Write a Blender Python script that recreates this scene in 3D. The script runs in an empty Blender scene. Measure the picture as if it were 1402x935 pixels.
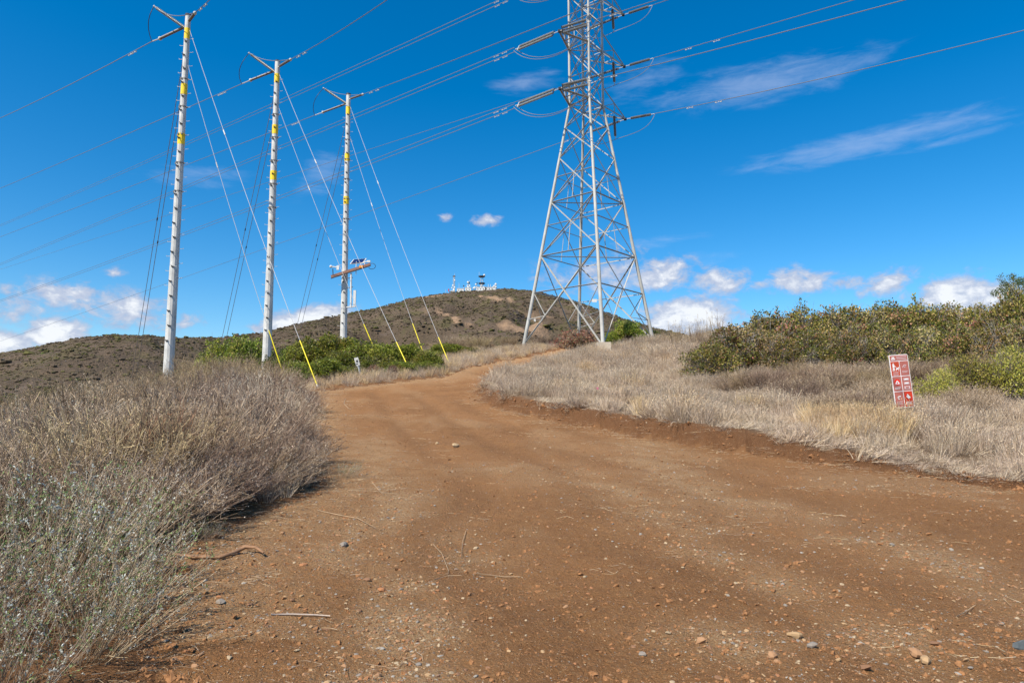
import bpy, math, random
import numpy as np
from mathutils import Vector, Matrix
S = bpy.context.scene
R = math.radians
rng = np.random.default_rng(7)
random.seed(7)

# ------------------------------------------------------------------ camera
W, HH, F = 1402.0, 935.0, 935.0
PITCH = R(6.23); CP, SP = math.cos(PITCH), math.sin(PITCH)
EYE = 1.6
cam = bpy.data.cameras.new('camera'); cam.lens = 24.0 * F / 935.0; cam.sensor_width = 36.0
cam.clip_start = 0.05; cam.clip_end = 20000
co = bpy.data.objects.new('camera', cam); S.collection.objects.link(co)
co.location = (0, 0, EYE); co.rotation_euler = (R(90) + PITCH, 0, 0); S.camera = co

def P(px, py, Y):
    """world point seen at photo pixel (px,py) whose world y is Y"""
    a = (px - W / 2) / F; b = (HH / 2 - py) / F
    dx, dy, dz = a, CP - b * SP, SP + b * CP
    k = Y / dy
    return Vector((dx * k, Y, EYE + dz * k))
def colpx(x, y): return 701 + 935 * x / max(y, .01)

# ------------------------------------------------------------------ world, sun, exposure
S.view_settings.view_transform = 'Standard'; S.view_settings.look = 'None'
S.view_settings.exposure = 0.48; S.view_settings.gamma = 1.0
SUN_EL, SUN_AZ = 49.0, 222.0            # azimuth clockwise from +Y
wd = bpy.data.worlds.new('World'); S.world = wd; wd.use_nodes = True
class NT:
    def __init__(s, tree): s.t = tree; s.n = tree.nodes; s.l = tree.links
    def node(s, typ, **kw):
        n = s.n.new(typ)
        for k, v in kw.items():
            if k == 'inp':
                for i, val in v.items():
                    if hasattr(val, 'is_output') or isinstance(val, bpy.types.NodeSocket): s.l.new(val, n.inputs[i])
                    else: n.inputs[i].default_value = val
            else: setattr(n, k, v)
        return n
    def math(s, op, a, b=None, c=None, clamp=False):
        n = s.n.new('ShaderNodeMath'); n.operation = op; n.use_clamp = clamp
        for i, v in enumerate((a, b, c)):
            if v is None: continue
            if isinstance(v, bpy.types.NodeSocket): s.l.new(v, n.inputs[i])
            else: n.inputs[i].default_value = v
        return n.outputs[0]
    def mix(s, f, a, b, blend='MIX'):
        n = s.n.new('ShaderNodeMix'); n.data_type = 'RGBA'; n.blend_type = blend
        for i, v in ((0, f), (6, a), (7, b)):
            if isinstance(v, bpy.types.NodeSocket): s.l.new(v, n.inputs[i])
            elif i == 0: n.inputs[i].default_value = v
            else: n.inputs[i].default_value = (*v[:3], 1)
        return n.outputs[2]
    def ramp(s, f, stops, interp='LINEAR'):
        n = s.n.new('ShaderNodeValToRGB'); n.color_ramp.interpolation = interp
        e = n.color_ramp.elements
        while len(e) < len(stops): e.new(0.5)
        for el, (p, c) in zip(e, stops):
            el.position = p; el.color = (*c, 1) if len(c) == 3 else c
        s.l.new(f, n.inputs[0]); return n.outputs[0]
    def rng(s, v, a, b, c=0.0, d=1.0, smooth=False):
        n = s.n.new('ShaderNodeMapRange'); n.interpolation_type = 'SMOOTHSTEP' if smooth else 'LINEAR'
        s.l.new(v, n.inputs[0])
        for i, x in enumerate((a, b, c, d)): n.inputs[i + 1].default_value = x
        return n.outputs[0]
    def noise(s, vec, scale, detail=4, rough=.55, dist=0.0):
        n = s.n.new('ShaderNodeTexNoise')
        if vec is not None: s.l.new(vec, n.inputs['Vector'])
        n.inputs['Scale'].default_value = scale; n.inputs['Detail'].default_value = detail
        n.inputs['Roughness'].default_value = rough; n.inputs['Distortion'].default_value = dist
        return n.outputs[0]
w = NT(wd.node_tree); bg = w.n['Background']
sky = w.node('ShaderNodeTexSky', sky_type='NISHITA', sun_disc=False, sun_elevation=R(SUN_EL), sun_rotation=R(SUN_AZ),
             altitude=300.0, air_density=1.0, dust_density=0.45, ozone_density=4.0)
hs = w.node('ShaderNodeHueSaturation', inp={'Hue': 0.497, 'Saturation': 1.42, 'Value': 1.18, 'Color': sky.outputs[0]})
# clouds: direction -> azimuth / elevation plane (x/y, z/y) like any sky map
tc = w.node('ShaderNodeTexCoord'); sep = w.node('ShaderNodeSeparateXYZ', inp={0: tc.outputs['Generated']})
az = w.math('ARCTAN2', sep.outputs[0], sep.outputs[1]); el = w.math('ARCSINE', sep.outputs[2])
ae = w.node('ShaderNodeCombineXYZ', inp={0: az, 1: el, 2: 0.0}).outputs[0]
def azel(px, py):
    a = (px - W / 2) / F; b = (HH / 2 - py) / F
    d = Vector((a, CP - b * SP, SP + b * CP)).normalized()
    return math.atan2(d.x, d.y), math.asin(d.z)
CL = [ # px,py,half w,half h,amount,slant
 (100,405,90,25,.76,0),(170,425,68,28,.80,0),(75,456,48,22,1.2,.1),(8,470,46,19,1.2,0),(15,425,55,20,.62,0),(157,373,20,9,.66,.3),(30,425,60,20,.62,0),
 (420,440,62,20,1.25,.25),(385,446,40,13,1.1,.1),(667,302,25,9,.86,0),(610,299,14,8,.62,.2),(905,375,50,24,.92,.1),(835,375,75,34,.62,.1),
 (945,436,70,30,1.2,0),(985,386,42,20,.92,-.1),(1092,386,48,20,.92,0),(1155,388,45,13,.7,0),(1213,388,44,17,.85,.35),
 (1310,404,66,30,1.1,0),(1372,408,40,22,1.05,.2),(760,380,45,24,.55,0),(1040,390,22,10,.6,0),(240,440,40,18,.6,0)]
WI = [(1045,114,155,27,.84,.03),(1190,196,185,19,.86,.05),(1050,225,60,9,.5,.1),(1310,190,110,7,.5,.06),(720,112,52,15,.62,.1),(265,242,70,16,.55,.12),(440,232,30,24,.62,.3),
      (905,330,70,10,.45,.05),(880,110,60,28,.5,.25),(430,258,40,14,.5,.3),(970,352,45,12,.4,0)]
def cloudmask(lst):
    out = None
    for px, py, hw, hh, am, sl in lst:
        a0, e0 = azel(px, py); a1, _ = azel(px + hw, py); _, e1 = azel(px, py - hh)
        v = w.node('ShaderNodeVectorMath', operation='SUBTRACT', inp={0: ae, 1: (a0, e0, 0)}).outputs[0]
        mp = w.node('ShaderNodeMapping', vector_type='TEXTURE', inp={0: v, 2: (0, 0, math.atan(sl)), 3: (a1 - a0, e1 - e0, 1)}).outputs[0]
        ln = w.node('ShaderNodeVectorMath', operation='LENGTH', inp={0: mp}).outputs['Value']
        m = w.math('MULTIPLY', w.rng(ln, 1.75, 0.0, 0, 1, True), am * 1.12)
        out = m if out is None else w.math('MAXIMUM', out, m)
    return out
mpn = w.node('ShaderNodeMapping', inp={0: ae, 3: (1, 1.5, 1)}).outputs[0]
n1 = w.noise(mpn, 34, 9, .62, .35); n2 = w.noise(mpn, 60, 5, .6)
mC = cloudmask(CL); mW = cloudmask(WI)
cm = w.math('ADD', mC, w.math('MULTIPLY', w.math('SUBTRACT', n1, .5), 1.9))
cden = w.math('MULTIPLY', w.rng(cm, .24, .88, 0, .93, True), w.rng(mC, .02, .28))
mpw = w.node('ShaderNodeMapping', inp={0: ae, 2: (0, 0, -.07), 3: (.8, 3.4, 1)}).outputs[0]
nw = w.noise(mpw, 20, 9, .64, .35)
cw = w.math('ADD', mW, w.math('MULTIPLY', w.math('SUBTRACT', nw, .5), 1.7))
wden = w.math('MULTIPLY', w.rng(cw, .12, 1.25, 0, .33, True), w.rng(mW, .02, .3))
cshade = w.rng(w.math('ADD', cm, w.math('MULTIPLY', w.math('SUBTRACT', n2, .5), 1.2)), .35, 1.25)
ccol = w.ramp(cshade, [(0, (2.9, 3.4, 4.8)), (.55, (4.2, 4.6, 5.6)), (1, (7.0, 7.1, 7.3))])
skc = w.mix(wden, hs.outputs[0], (4.4, 5.1, 6.8)); skc = w.mix(cden, skc, ccol)
w.l.new(skc, bg.inputs[0]); bg.inputs[1].default_value = 0.10
wd.cycles.sampling_method = 'MANUAL'; wd.cycles.sample_map_resolution = 512
sl = bpy.data.lights.new('sun', 'SUN'); sl.energy = 5.0; sl.angle = R(.53); sl.color = (1, .925, .80)
so = bpy.data.objects.new('sun', sl); S.collection.objects.link(so)
sd = Vector((math.sin(R(SUN_AZ)) * math.cos(R(SUN_EL)), math.cos(R(SUN_AZ)) * math.cos(R(SUN_EL)), math.sin(R(SUN_EL))))
so.rotation_euler = sd.to_track_quat('Z', 'Y').to_euler(); so.location = (-30, -20, 40)

# ------------------------------------------------------------------ numpy noise
def perlin(x, y, seed=0):
    x = np.asarray(x, float); y = np.asarray(y, float)
    xi = np.floor(x).astype(np.int64); yi = np.floor(y).astype(np.int64); xf = x - xi; yf = y - yi
    def g(ix, iy):
        h = (ix * 374761393 + iy * 668265263 + seed * 1442695041) & 0xffffffff
        h = ((h ^ (h >> 13)) * 1274126177) & 0xffffffff; h = (h ^ (h >> 16)) & 0xffff
        a = h / 65536.0 * 2 * np.pi; return np.cos(a), np.sin(a)
    u = xf * xf * xf * (xf * (xf * 6 - 15) + 10); v = yf * yf * yf * (yf * (yf * 6 - 15) + 10)
    def d(ox, oy):
        gx, gy = g(xi + ox, yi + oy); return gx * (xf - ox) + gy * (yf - oy)
    a = d(0, 0) * (1 - u) + d(1, 0) * u; b = d(0, 1) * (1 - u) + d(1, 1) * u
    return (a * (1 - v) + b * v) * 1.5
def fbm(x, y, oct=4, seed=0, gain=.5):
    s = 0; a = 1; n = 0
    for i in range(oct): s = s + a * perlin(x * 2 ** i, y * 2 ** i, seed + i * 17); n += a; a *= gain
    return s / n
def sstep(a, b, x):
    t = np.clip((np.asarray(x, float) - a) / (b - a), 0, 1); return t * t * (3 - 2 * t)

# ------------------------------------------------------------------ terrain
def pxy(px, py, Y): p = P(px, py, Y); return (p.x, p.y)
RIGHT_EDGE = [(60, -8), (30, 2), (14.5, 9.4), pxy(1402, 658, 11.5), pxy(1280, 645, 12.7), pxy(1150, 632, 14.0), pxy(1000, 615, 16.0), pxy(900, 601, 18), pxy(800, 584, 20.8), pxy(740, 572, 22.8),
              pxy(685, 560, 25.5), pxy(660, 548, 27.8), pxy(655, 536, 30.5), pxy(668, 524, 34.5), pxy(700, 513, 39.5), pxy(735, 504, 45), pxy(775, 497, 51), (7.5, 56), (14, 58), (30, 56)]
LEFT_EDGE = [(-6, -30), (-2.2, -8), (-1.7, 1), (-2.0, 4), (-2.75, 5.4), (-3.1, 6.8), (-3.25, 8.0), (-2.9, 9.6), (-3.1, 11.5), (-4.1, 14), (-5.1, 17.5), (-6.2, 21.5), (-7.2, 25), pxy(432, 545, 29), pxy(436, 536, 31), pxy(480, 531, 32.5),
             pxy(560, 524, 35), pxy(610, 518, 37.5), pxy(640, 508, 43.5), pxy(690, 499, 49), pxy(750, 494, 53.5), (6.8, 59), (14, 62), (30, 60)]
ROAD = np.array(LEFT_EDGE + RIGHT_EDGE[::-1])
def dist_poly(x, y, pts, closed=False):
    x = np.asarray(x, float); y = np.asarray(y, float); d = np.full(x.shape, 1e9)
    n = len(pts)
    for i in range(n if closed else n - 1):
        ax, ay = pts[i]; bx, by = pts[(i + 1) % n]; ex, ey = bx - ax, by - ay
        t = np.clip(((x - ax) * ex + (y - ay) * ey) / (ex * ex + ey * ey + 1e-9), 0, 1)
        d = np.minimum(d, np.hypot(x - ax - t * ex, y - ay - t * ey))
    return d
def road_sd(x, y):
    """signed distance to road: negative on the road"""
    x = np.asarray(x, float); y = np.asarray(y, float)
    ins = np.zeros(x.shape, bool); n = len(ROAD); j = n - 1
    for i in range(n):
        xi, yi = ROAD[i]; xj, yj = ROAD[j]
        if yi != yj:
            ins ^= ((yi > y) != (yj > y)) & (x < (xj - xi) * (y - yi) / (yj - yi) + xi)
        j = i
    d = np.minimum(dist_poly(x, y, LEFT_EDGE), dist_poly(x, y, RIGHT_EDGE))
    d = np.where(ins, -d, d)
    return d + .22 * fbm(x * .9, y * .9, 3, 5) * np.clip(1 + y * .01, 1, 1.5)
def right_side(x, y):
    """1 right of the road's right edge"""
    x = np.asarray(x, float); y = np.asarray(y, float)
    dr = dist_poly(x, y, RIGHT_EDGE); dl = dist_poly(x, y, LEFT_EDGE)
    return dr < dl
def bank(x, y):
    sdv = road_sd(x, y)
    b = np.where(right_side(x, y), (.12 + .38 * sstep(12.5, 17, y)) * sstep(-.06, .42, sdv) * sstep(56, 46, y), .08 * sstep(0, .8, sdv))
    return b
CTRL = [(100,935,3.9),(700,935,3.9),(1300,935,3.9),(700,760,6.6),(1150,760,6.6),(330,760,6.6),(700,680,9.8),(440,690,9.2),(1150,672,10.6),
        (600,600,18),(800,590,19.5),(450,600,18),(560,560,24.5),(520,540,30),(640,520,36.5),(740,500,47.5),(690,507,43),(440,545,28.5)]
cp = [tuple(P(*c)) for c in CTRL]
FIELD = [(1402,612,16),(1250,583,17.6),(1100,580,19),(1000,560,24),(900,532,31),(800,510,41),(1402,545,24),(1200,525,28),(1000,508,36),(930,482,46),(720,520,32.5),(840,485,51),(870,473,55),
         (822,480,52.6),(712,477,58),(895,471,58),(1150,500,35),(1402,500,33)]
cp += [(p.x, p.y, p.z - float(bank(p.x, p.y))) for p in (P(*c) for c in FIELD)]
cp += [(0,-10,-.3),(-10,-10,-.6),(10,-10,-.2),(0,1,0),(-3,2,0),(3,2,.02),(-6,6,.05),(-9,12,-.15),(-16,10,-1.3),(-7,16,.8),(-12,20,.7),(-18,22,-.3),(-25,20,-2.2),(-11,28,2.1),(-16,32,2.2),
       (-19,38,2.7),(-26,36,.8),(-17,46,4.2),(-13.6,55,6.0),(-24,50,2.8),(-6,52,6.0),(-5,60,6.9),(2,62,7.2),(6,64,7.4),(14,62,8.2),(24,55,8.2),(30,45,6.8),(35,30,4.2),(28,15,1.6),(20,5,.5),
       (-30,66,2.5),(-10,72,5.2),(6,76,5.0),(22,76,5.5),(42,60,6.5),(-36,30,-3),(-34,10,-3.2),(40,15,1.8)]
cp = np.array(cp)
def tps(r2): return r2 * np.log(r2 + 1e-9)
def _fit():
    n = len(cp); X = cp[:, :2]
    K = tps(((X[:, None] - X[None]) ** 2).sum(-1)) + np.eye(n) * 6.0
    A = np.zeros((n + 3, n + 3)); A[:n, :n] = K; A[:n, n] = 1; A[:n, n + 1:] = X; A[n, :n] = 1; A[n + 1:, :n] = X.T
    return np.linalg.solve(A, np.concatenate([cp[:, 2], [0, 0, 0]]))
WT = _fit()
def near_h(x, y):
    z = WT[-3] + WT[-2] * x + WT[-1] * y
    for i in range(len(cp)): z = z + WT[i] * tps((x - cp[i, 0]) ** 2 + (y - cp[i, 1]) ** 2)
    return z
RT = np.array([-3000,-1200,-500,-200,0,50,100,150,200,235,300,360,400,470,520,560,620,655,690,730,760,800,850,900,960,1050,1200,1500,2500,4000], float)
RY = np.array([545,520,500,492,483,474,463,458,459,462,462,455,444,430,420,408.5,399.5,397,395,398,405,416,434,449,463,486,515,528,535,545], float)
DT = np.array([-3000,0,200,420,560,650,760,900,1200,4000], float); DD = np.array([500,430,450,640,860,900,900,820,700,600], float)
def ridge_e(t):
    py = np.interp(t, RT, RY); b = (HH / 2 - py) / F
    return (SP + b * CP) / (CP - b * SP)
def far_h(x, y):
    a = np.arctan2(x, y); ac = np.clip(a, -R(72), R(72)); t = 701 + 935 * np.tan(ac)
    e = ridge_e(t) * sstep(R(150), R(65), np.abs(a)); D = np.interp(t, DT, DD) / np.cos(np.clip(a, -R(65), R(65)))
    r = np.hypot(x, y); s = (r - 95) / (D - 95)
    zr = EYE + e * D * np.cos(np.clip(a, -R(65), R(65)))
    f = np.clip(s, 0, 1); f = .25 * f + .75 * f ** 1.45
    g = 1 - .55 * sstep(1.0, 2.2, s)
    n = fbm(x / 120, y / 120, 5, 3, .55); rid = 1 - np.abs(fbm(x / 95 + 7, y / 150, 4, 9)) * 2.2
    z = -7 + (zr + 7) * f * g + (n * 20 + (rid - .6) * 16) * np.clip(s * 3, 0, 1) * (sstep(1.0, .72, s) + .6 * sstep(1.1, 1.6, s)) * np.clip(zr / 110, .15, 1)
    return z + fbm(x / 9, y / 9, 3, 21) * 1.0 * np.clip(s * 4, 0, 1)
def Hbase(x, y):
    x = np.asarray(x, float); y = np.asarray(y, float)
    r = np.hypot(x, y - 5)
    zn = near_h(x, y); zf = far_h(x, y); k = sstep(62, 100, r)
    zn = np.clip(zn, -9, 11)
    return zn * (1 - k) + zf * k
def Hxy(x, y):
    x = np.asarray(x, float); y = np.asarray(y, float)
    z = Hbase(x, y) + bank(x, y)
    nr = sstep(80, 50, np.hypot(x, y))
    sdv = road_sd(x, y); onr = sstep(.2, -.3, sdv)
    z = z + nr * (.05 * fbm(x * .35, y * .35, 3, 31) + (1 - onr) * .09 * fbm(x * .9, y * .9, 3, 33))
    # on the road: clods, shallow ruts that follow it
    d = dist_poly(x, y, LEFT_EDGE)
    z = z + nr * onr * (.030 * fbm(x * 4.2, y * 4.2, 3, 41, .65) + .013 * fbm(x * 15, y * 15, 2, 44) - .03 * np.exp(-((d - 2.6) / .35) ** 2) - .03 * np.exp(-((d - 4.3) / .35) ** 2)
                        - .025 * np.exp(-((d - 5.8) / .3) ** 2))
    # broken clods on the cut bank
    bk = np.exp(-((sdv - .15) / .35) ** 2) * right_side(x, y)
    return z + nr * bk * .20 * fbm(x * 2.6, y * 2.6, 4, 47, .7)
def h(x, y): return float(Hxy(np.array([x]), np.array([y]))[0])
def hit(px, py, y0=2.5, y1=1500):
    ys = np.geomspace(y0, y1, 1500); a = (px - W / 2) / F; b = (HH / 2 - py) / F
    dy = CP - b * SP; xs = a * ys / dy; zs = EYE + (SP + b * CP) * ys / dy
    hz = Hxy(xs, ys); i = np.argmax(hz >= zs)
    if hz[i] < zs[i]: i = len(ys) - 1
    return Vector((xs[i], ys[i], hz[i]))

# ------------------------------------------------------------------ object helpers
C = S.collection
def tag(o, label=None, cat=None, group=None, kind=None):
    if label: o['label'] = label
    if cat: o['category'] = cat
    if group: o['group'] = group
    if kind: o['kind'] = kind
    return o
def empty(name, loc=(0, 0, 0), rz=0):
    o = bpy.data.objects.new(name, None); C.objects.link(o); o.location = loc; o.rotation_euler = (0, 0, rz); o.empty_display_size = .2; return o
def mkmesh(name, v, f, mat, parent=None, cols=None, smooth=False, fmat=None):
    """v (n,3), f (m,4) or list"""
    me = bpy.data.meshes.new(name); v = np.asarray(v, np.float32)
    if isinstance(f, np.ndarray):
        k = f.shape[1]; me.vertices.add(len(v)); me.vertices.foreach_set('co', v.ravel())
        me.loops.add(f.size); me.loops.foreach_set('vertex_index', f.astype(np.int32).ravel())
        me.polygons.add(len(f)); me.polygons.foreach_set('loop_start', np.arange(0, f.size, k, dtype=np.int32))
        me.update(calc_edges=True)
    else: me.from_pydata([tuple(p) for p in v.tolist()], [], [tuple(q) for q in f]); me.update()
    if cols is not None:
        at = me.attributes.new('Col', 'FLOAT_COLOR', 'POINT'); cc = np.ones((len(v), 4), np.float32); cc[:, :3] = cols; at.data.foreach_set('color', cc.ravel())
    mats = mat if isinstance(mat, (list, tuple)) else [mat]
    for m in mats: me.materials.append(m)
    if fmat is not None: me.polygons.foreach_set('material_index', np.asarray(fmat, np.int32))
    if smooth: me.polygons.foreach_set('use_smooth', [True] * len(me.polygons))
    o = bpy.data.objects.new(name, me); C.objects.link(o)
    if parent is not None: o.parent = parent
    return o
class MB:
    def __init__(s): s.v = []; s.f = []
    def add(s, vs, fs):
        o = len(s.v); s.v += [tuple(p) for p in vs]; s.f += [tuple(i + o for i in q) for q in fs]; return s
    def box(s, c, size, M=None):
        x, y, z = (k / 2 for k in size); vs = [Vector((a * x, b * y, d * z)) for d in (-1, 1) for b in (-1, 1) for a in (-1, 1)]
        if M is not None: vs = [M @ p for p in vs]
        c = Vector(c); vs = [p + c for p in vs]
        return s.add(vs, [(0, 2, 3, 1), (4, 5, 7, 6), (0, 1, 5, 4), (2, 6, 7, 3), (0, 4, 6, 2), (1, 3, 7, 5)])
    def beam(s, a, b, wd_, ht=None):
        a = Vector(a); b = Vector(b); d = (b - a); L = d.length
        q = d.to_track_quat('Z', 'Y').to_matrix(); return s.box((a + b) / 2, (wd_, ht or wd_, L), q)
    def angle(s, a, b, wd_, th=.014):
        a = Vector(a); b = Vector(b); d = b - a; q = d.to_track_quat('Z', 'Y').to_matrix(); c = (a + b) / 2; L = d.length
        s.box(c + q @ Vector((0, wd_ / 2, 0)), (wd_, th, L), q); return s.box(c + q @ Vector((wd_ / 2, 0, 0)), (th, wd_, L), q)
    def tube(s, pts, rad, n=8, cap=True):
        pts = [Vector(p) for p in pts]; rad = rad if isinstance(rad, (list, tuple)) else [rad] * len(pts)
        vs = []; fs = []; up = Vector((0, 0, 1)); d0 = (pts[-1] - pts[0]).normalized()
        if abs(d0.z) > .9: up = Vector((0, 1, 0))
        for i, p in enumerate(pts):
            t = (pts[min(i + 1, len(pts) - 1)] - pts[max(i - 1, 0)]).normalized(); a = t.cross(up).normalized(); b = a.cross(t)
            for k in range(n):
                th = 2 * math.pi * k / n; vs.append(p + (a * math.cos(th) + b * math.sin(th)) * rad[i])
        for i in range(len(pts) - 1):
            for k in range(n): k2 = (k + 1) % n; fs.append((i * n + k, i * n + k2, (i + 1) * n + k2, (i + 1) * n + k))
        if cap: fs.append(tuple(range(n))); fs.append(tuple(range((len(pts) - 1) * n + n - 1, (len(pts) - 1) * n - 1, -1)))
        return s.add(vs, fs)
    def sphere(s, c, r, n=8, m=6, sc=(1, 1, 1)):
        c = Vector(c); vs = [c + Vector((0, 0, -r * sc[2]))]
        for i in range(1, m):
            ph = -math.pi / 2 + math.pi * i / m
            for k in range(n): th = 2 * math.pi * k / n; vs.append(c + Vector((r * sc[0] * math.cos(ph) * math.cos(th), r * sc[1] * math.cos(ph) * math.sin(th), r * sc[2] * math.sin(ph))))
        vs.append(c + Vector((0, 0, r * sc[2]))); fs = [(0, 1 + (k + 1) % n, 1 + k) for k in range(n)]
        for i in range(m - 2):
            for k in range(n): a = 1 + i * n + k; b = 1 + i * n + (k + 1) % n; fs.append((a, b, b + n, a + n))
        L = len(vs) - 1; o = 1 + (m - 2) * n; fs += [(o + k, o + (k + 1) % n, L) for k in range(n)]
        return s.add(vs, fs)
    def build(s, name, mat, parent=None, smooth=False):
        o = mkmesh(name, np.array([tuple(p) for p in s.v], np.float32), s.f, mat, parent, smooth=smooth); return o

# ------------------------------------------------------------------ materials
def newmat(name):
    m = bpy.data.materials.new(name); m.use_nodes = True; t = NT(m.node_tree); b = t.n['Principled BSDF']; return m, t, b
def simple(name, col, rough=.6, metal=0.0, var=.12, scale=6.0, bump=0.0, spec=.4):
    m, t, b = newmat(name); g = t.node('ShaderNodeTexCoord').outputs['Object']
    n = t.noise(g, scale, 5, .6); lo = tuple(c * (1 - var) for c in col); hi = tuple(min(1, c * (1 + var)) for c in col)
    t.l.new(t.mix(t.rng(n, .3, .7), lo, hi), b.inputs['Base Color']); b.inputs['Roughness'].default_value = rough; b.inputs['Metallic'].default_value = metal
    b.inputs['Specular IOR Level'].default_value = spec
    if bump:
        bn = t.node('ShaderNodeBump', inp={'Strength': 1.0, 'Distance': bump, 'Height': n}); t.l.new(bn.outputs[0], b.inputs['Normal'])
    return m
def foliage(name, rough=.7, transl=.0, hue=.0, var=.28):
    m, t, b = newmat(name); a = t.node('ShaderNodeAttribute', attribute_name='Col').outputs['Color']
    oi = t.node('ShaderNodeObjectInfo'); rnd = oi.outputs['Random']
    v = t.rng(rnd, 0, 1, 1 - var, 1 + var); n = t.noise(oi.outputs['Location'], .35, 3)
    v2 = t.rng(n, .3, .7, .85, 1.15)
    c = t.node('ShaderNodeHueSaturation', inp={'Hue': .5, 'Saturation': 1.0, 'Color': a}); t.l.new(t.math('MULTIPLY', v, v2), c.inputs['Value'])
    t.l.new(t.rng(rnd, 0, 1, .5 - hue, .5 + hue), c.inputs['Hue'])
    t.l.new(c.outputs[0], b.inputs['Base Color']); b.inputs['Roughness'].default_value = rough; b.inputs['Specular IOR Level'].default_value = .25
    if transl:
        tr = t.node('ShaderNodeBsdfTranslucent', inp={0: c.outputs[0]}); mx = t.node('ShaderNodeMixShader', inp={0: transl, 1: b.outputs[0], 2: tr.outputs[0]})
        t.l.new(mx.outputs[0], t.n['Material Output'].inputs[0])
    return m
M = {}
M['steel'] = simple('galvanised_steel', (.52, .51, .48), .5, .0, .22, 1.6)
M['leg'] = simple('tower_leg_steel', (.42, .41, .375), .6, .15, .2, .8)
# galvanised tower steel with rusty runs
def steelrust():
    m, t, b = newmat('weathered_tower_steel'); g = t.node('ShaderNodeTexCoord').outputs['Object']
    mp = t.node('ShaderNodeMapping', inp={0: g, 3: (1, 1, .35)}).outputs[0]
    n = t.noise(mp, 1.3, 6, .65); n2 = t.noise(g, 9, 4)
    base = t.mix(t.rng(n2, .3, .7), (.30, .295, .27), (.46, .45, .41)); c = t.mix(t.rng(n, .60, .72, 0, .75), base, (.42, .25, .12))
    t.l.new(c, b.inputs['Base Color']); b.inputs['Roughness'].default_value = .65; b.inputs['Metallic'].default_value = .1; return m
M['tower'] = steelrust()
M['yellow'] = simple('yellow_plastic', (.88, .72, .01), .45, 0, .05)
M['band'] = simple('yellow_tape', (.85, .58, .02), .5, 0, .08)
M['dark'] = simple('dark_hardware', (.04, .04, .045), .5, .3)
M['collar'] = simple('collar_steel', (.16, .16, .16), .6)
M['insul'] = simple('grey_insulator', (.16, .16, .155), .35, 0, .15)
M['insul_brown'] = simple('brown_grey_insulator', (.13, .105, .09), .4, 0, .15)
M['insul_mid'] = simple('slate_insulator', (.22, .225, .22), .35, 0, .2)
M['glass_insul'] = simple('porcelain_insulator', (.25, .25, .225), .3, 0, .25)
M['wire'] = simple('aluminium_wire', (.20, .195, .20), .5, .2, .05)
M['guy'] = simple('galvanised_guy_wire', (.50, .50, .50), .8, 0, .05, spec=.1)
M['concrete'] = simple('weathered_concrete', (.50, .42, .32), .9, 0, .2, 5, .01)
M['white'] = simple('white_paint', (.62, .62, .60), .5, 0, .06)
M['red'] = simple('red_paint', (.5, .03, .03), .5)
M['rustbeam'] = simple('rusty_channel', (.25, .13, .09), .7, .1, .25, 20)
M['panel'] = simple('solar_cells', (.012, .03, .11), .15, .2, .3, 30)
M['wood'] = simple('dry_wood', (.27, .15, .08), .85, 0, .3, 14, .004)
M['straw_twig'] = simple('dry_straw_twig', (.36, .25, .15), .85, 0, .25, 12)
M['palewood'] = simple('bleached_stick', (.42, .34, .28), .8, 0, .12, 20)
M['branch'] = simple('grey_bark', (.20, .16, .13), .85, 0, .3, 8, .004)
M['twig'] = foliage('dry_twigs', .8, 0, .014, .36)
M['grass'] = foliage('dry_grass_blades', .75, .2, .012, .25)
M['leaf'] = foliage('bush_leaves', .45, .28, .02, .2)
M['sage'] = foliage('sage_leaves', .7, .15, .01, .12)
M['sign_brown'] = simple('faded_brown_red', (.42, .13, .10), .4, 0, .12, 8)
M['sign_red'] = simple('fresh_brown_red', (.48, .06, .02), .35, 0, .05)
M['sign_bright'] = simple('bright_red', (.72, .025, .01), .4, 0, .04)
M['sign_white'] = simple('sign_white', (.80, .78, .76), .4, 0, .03)
M['sign_fade'] = simple('faded_white_print', (.62, .46, .45), .5, 0, .1, 20)
M['pink'] = simple('pink_tape', (.85, .10, .30), .5)

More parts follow.
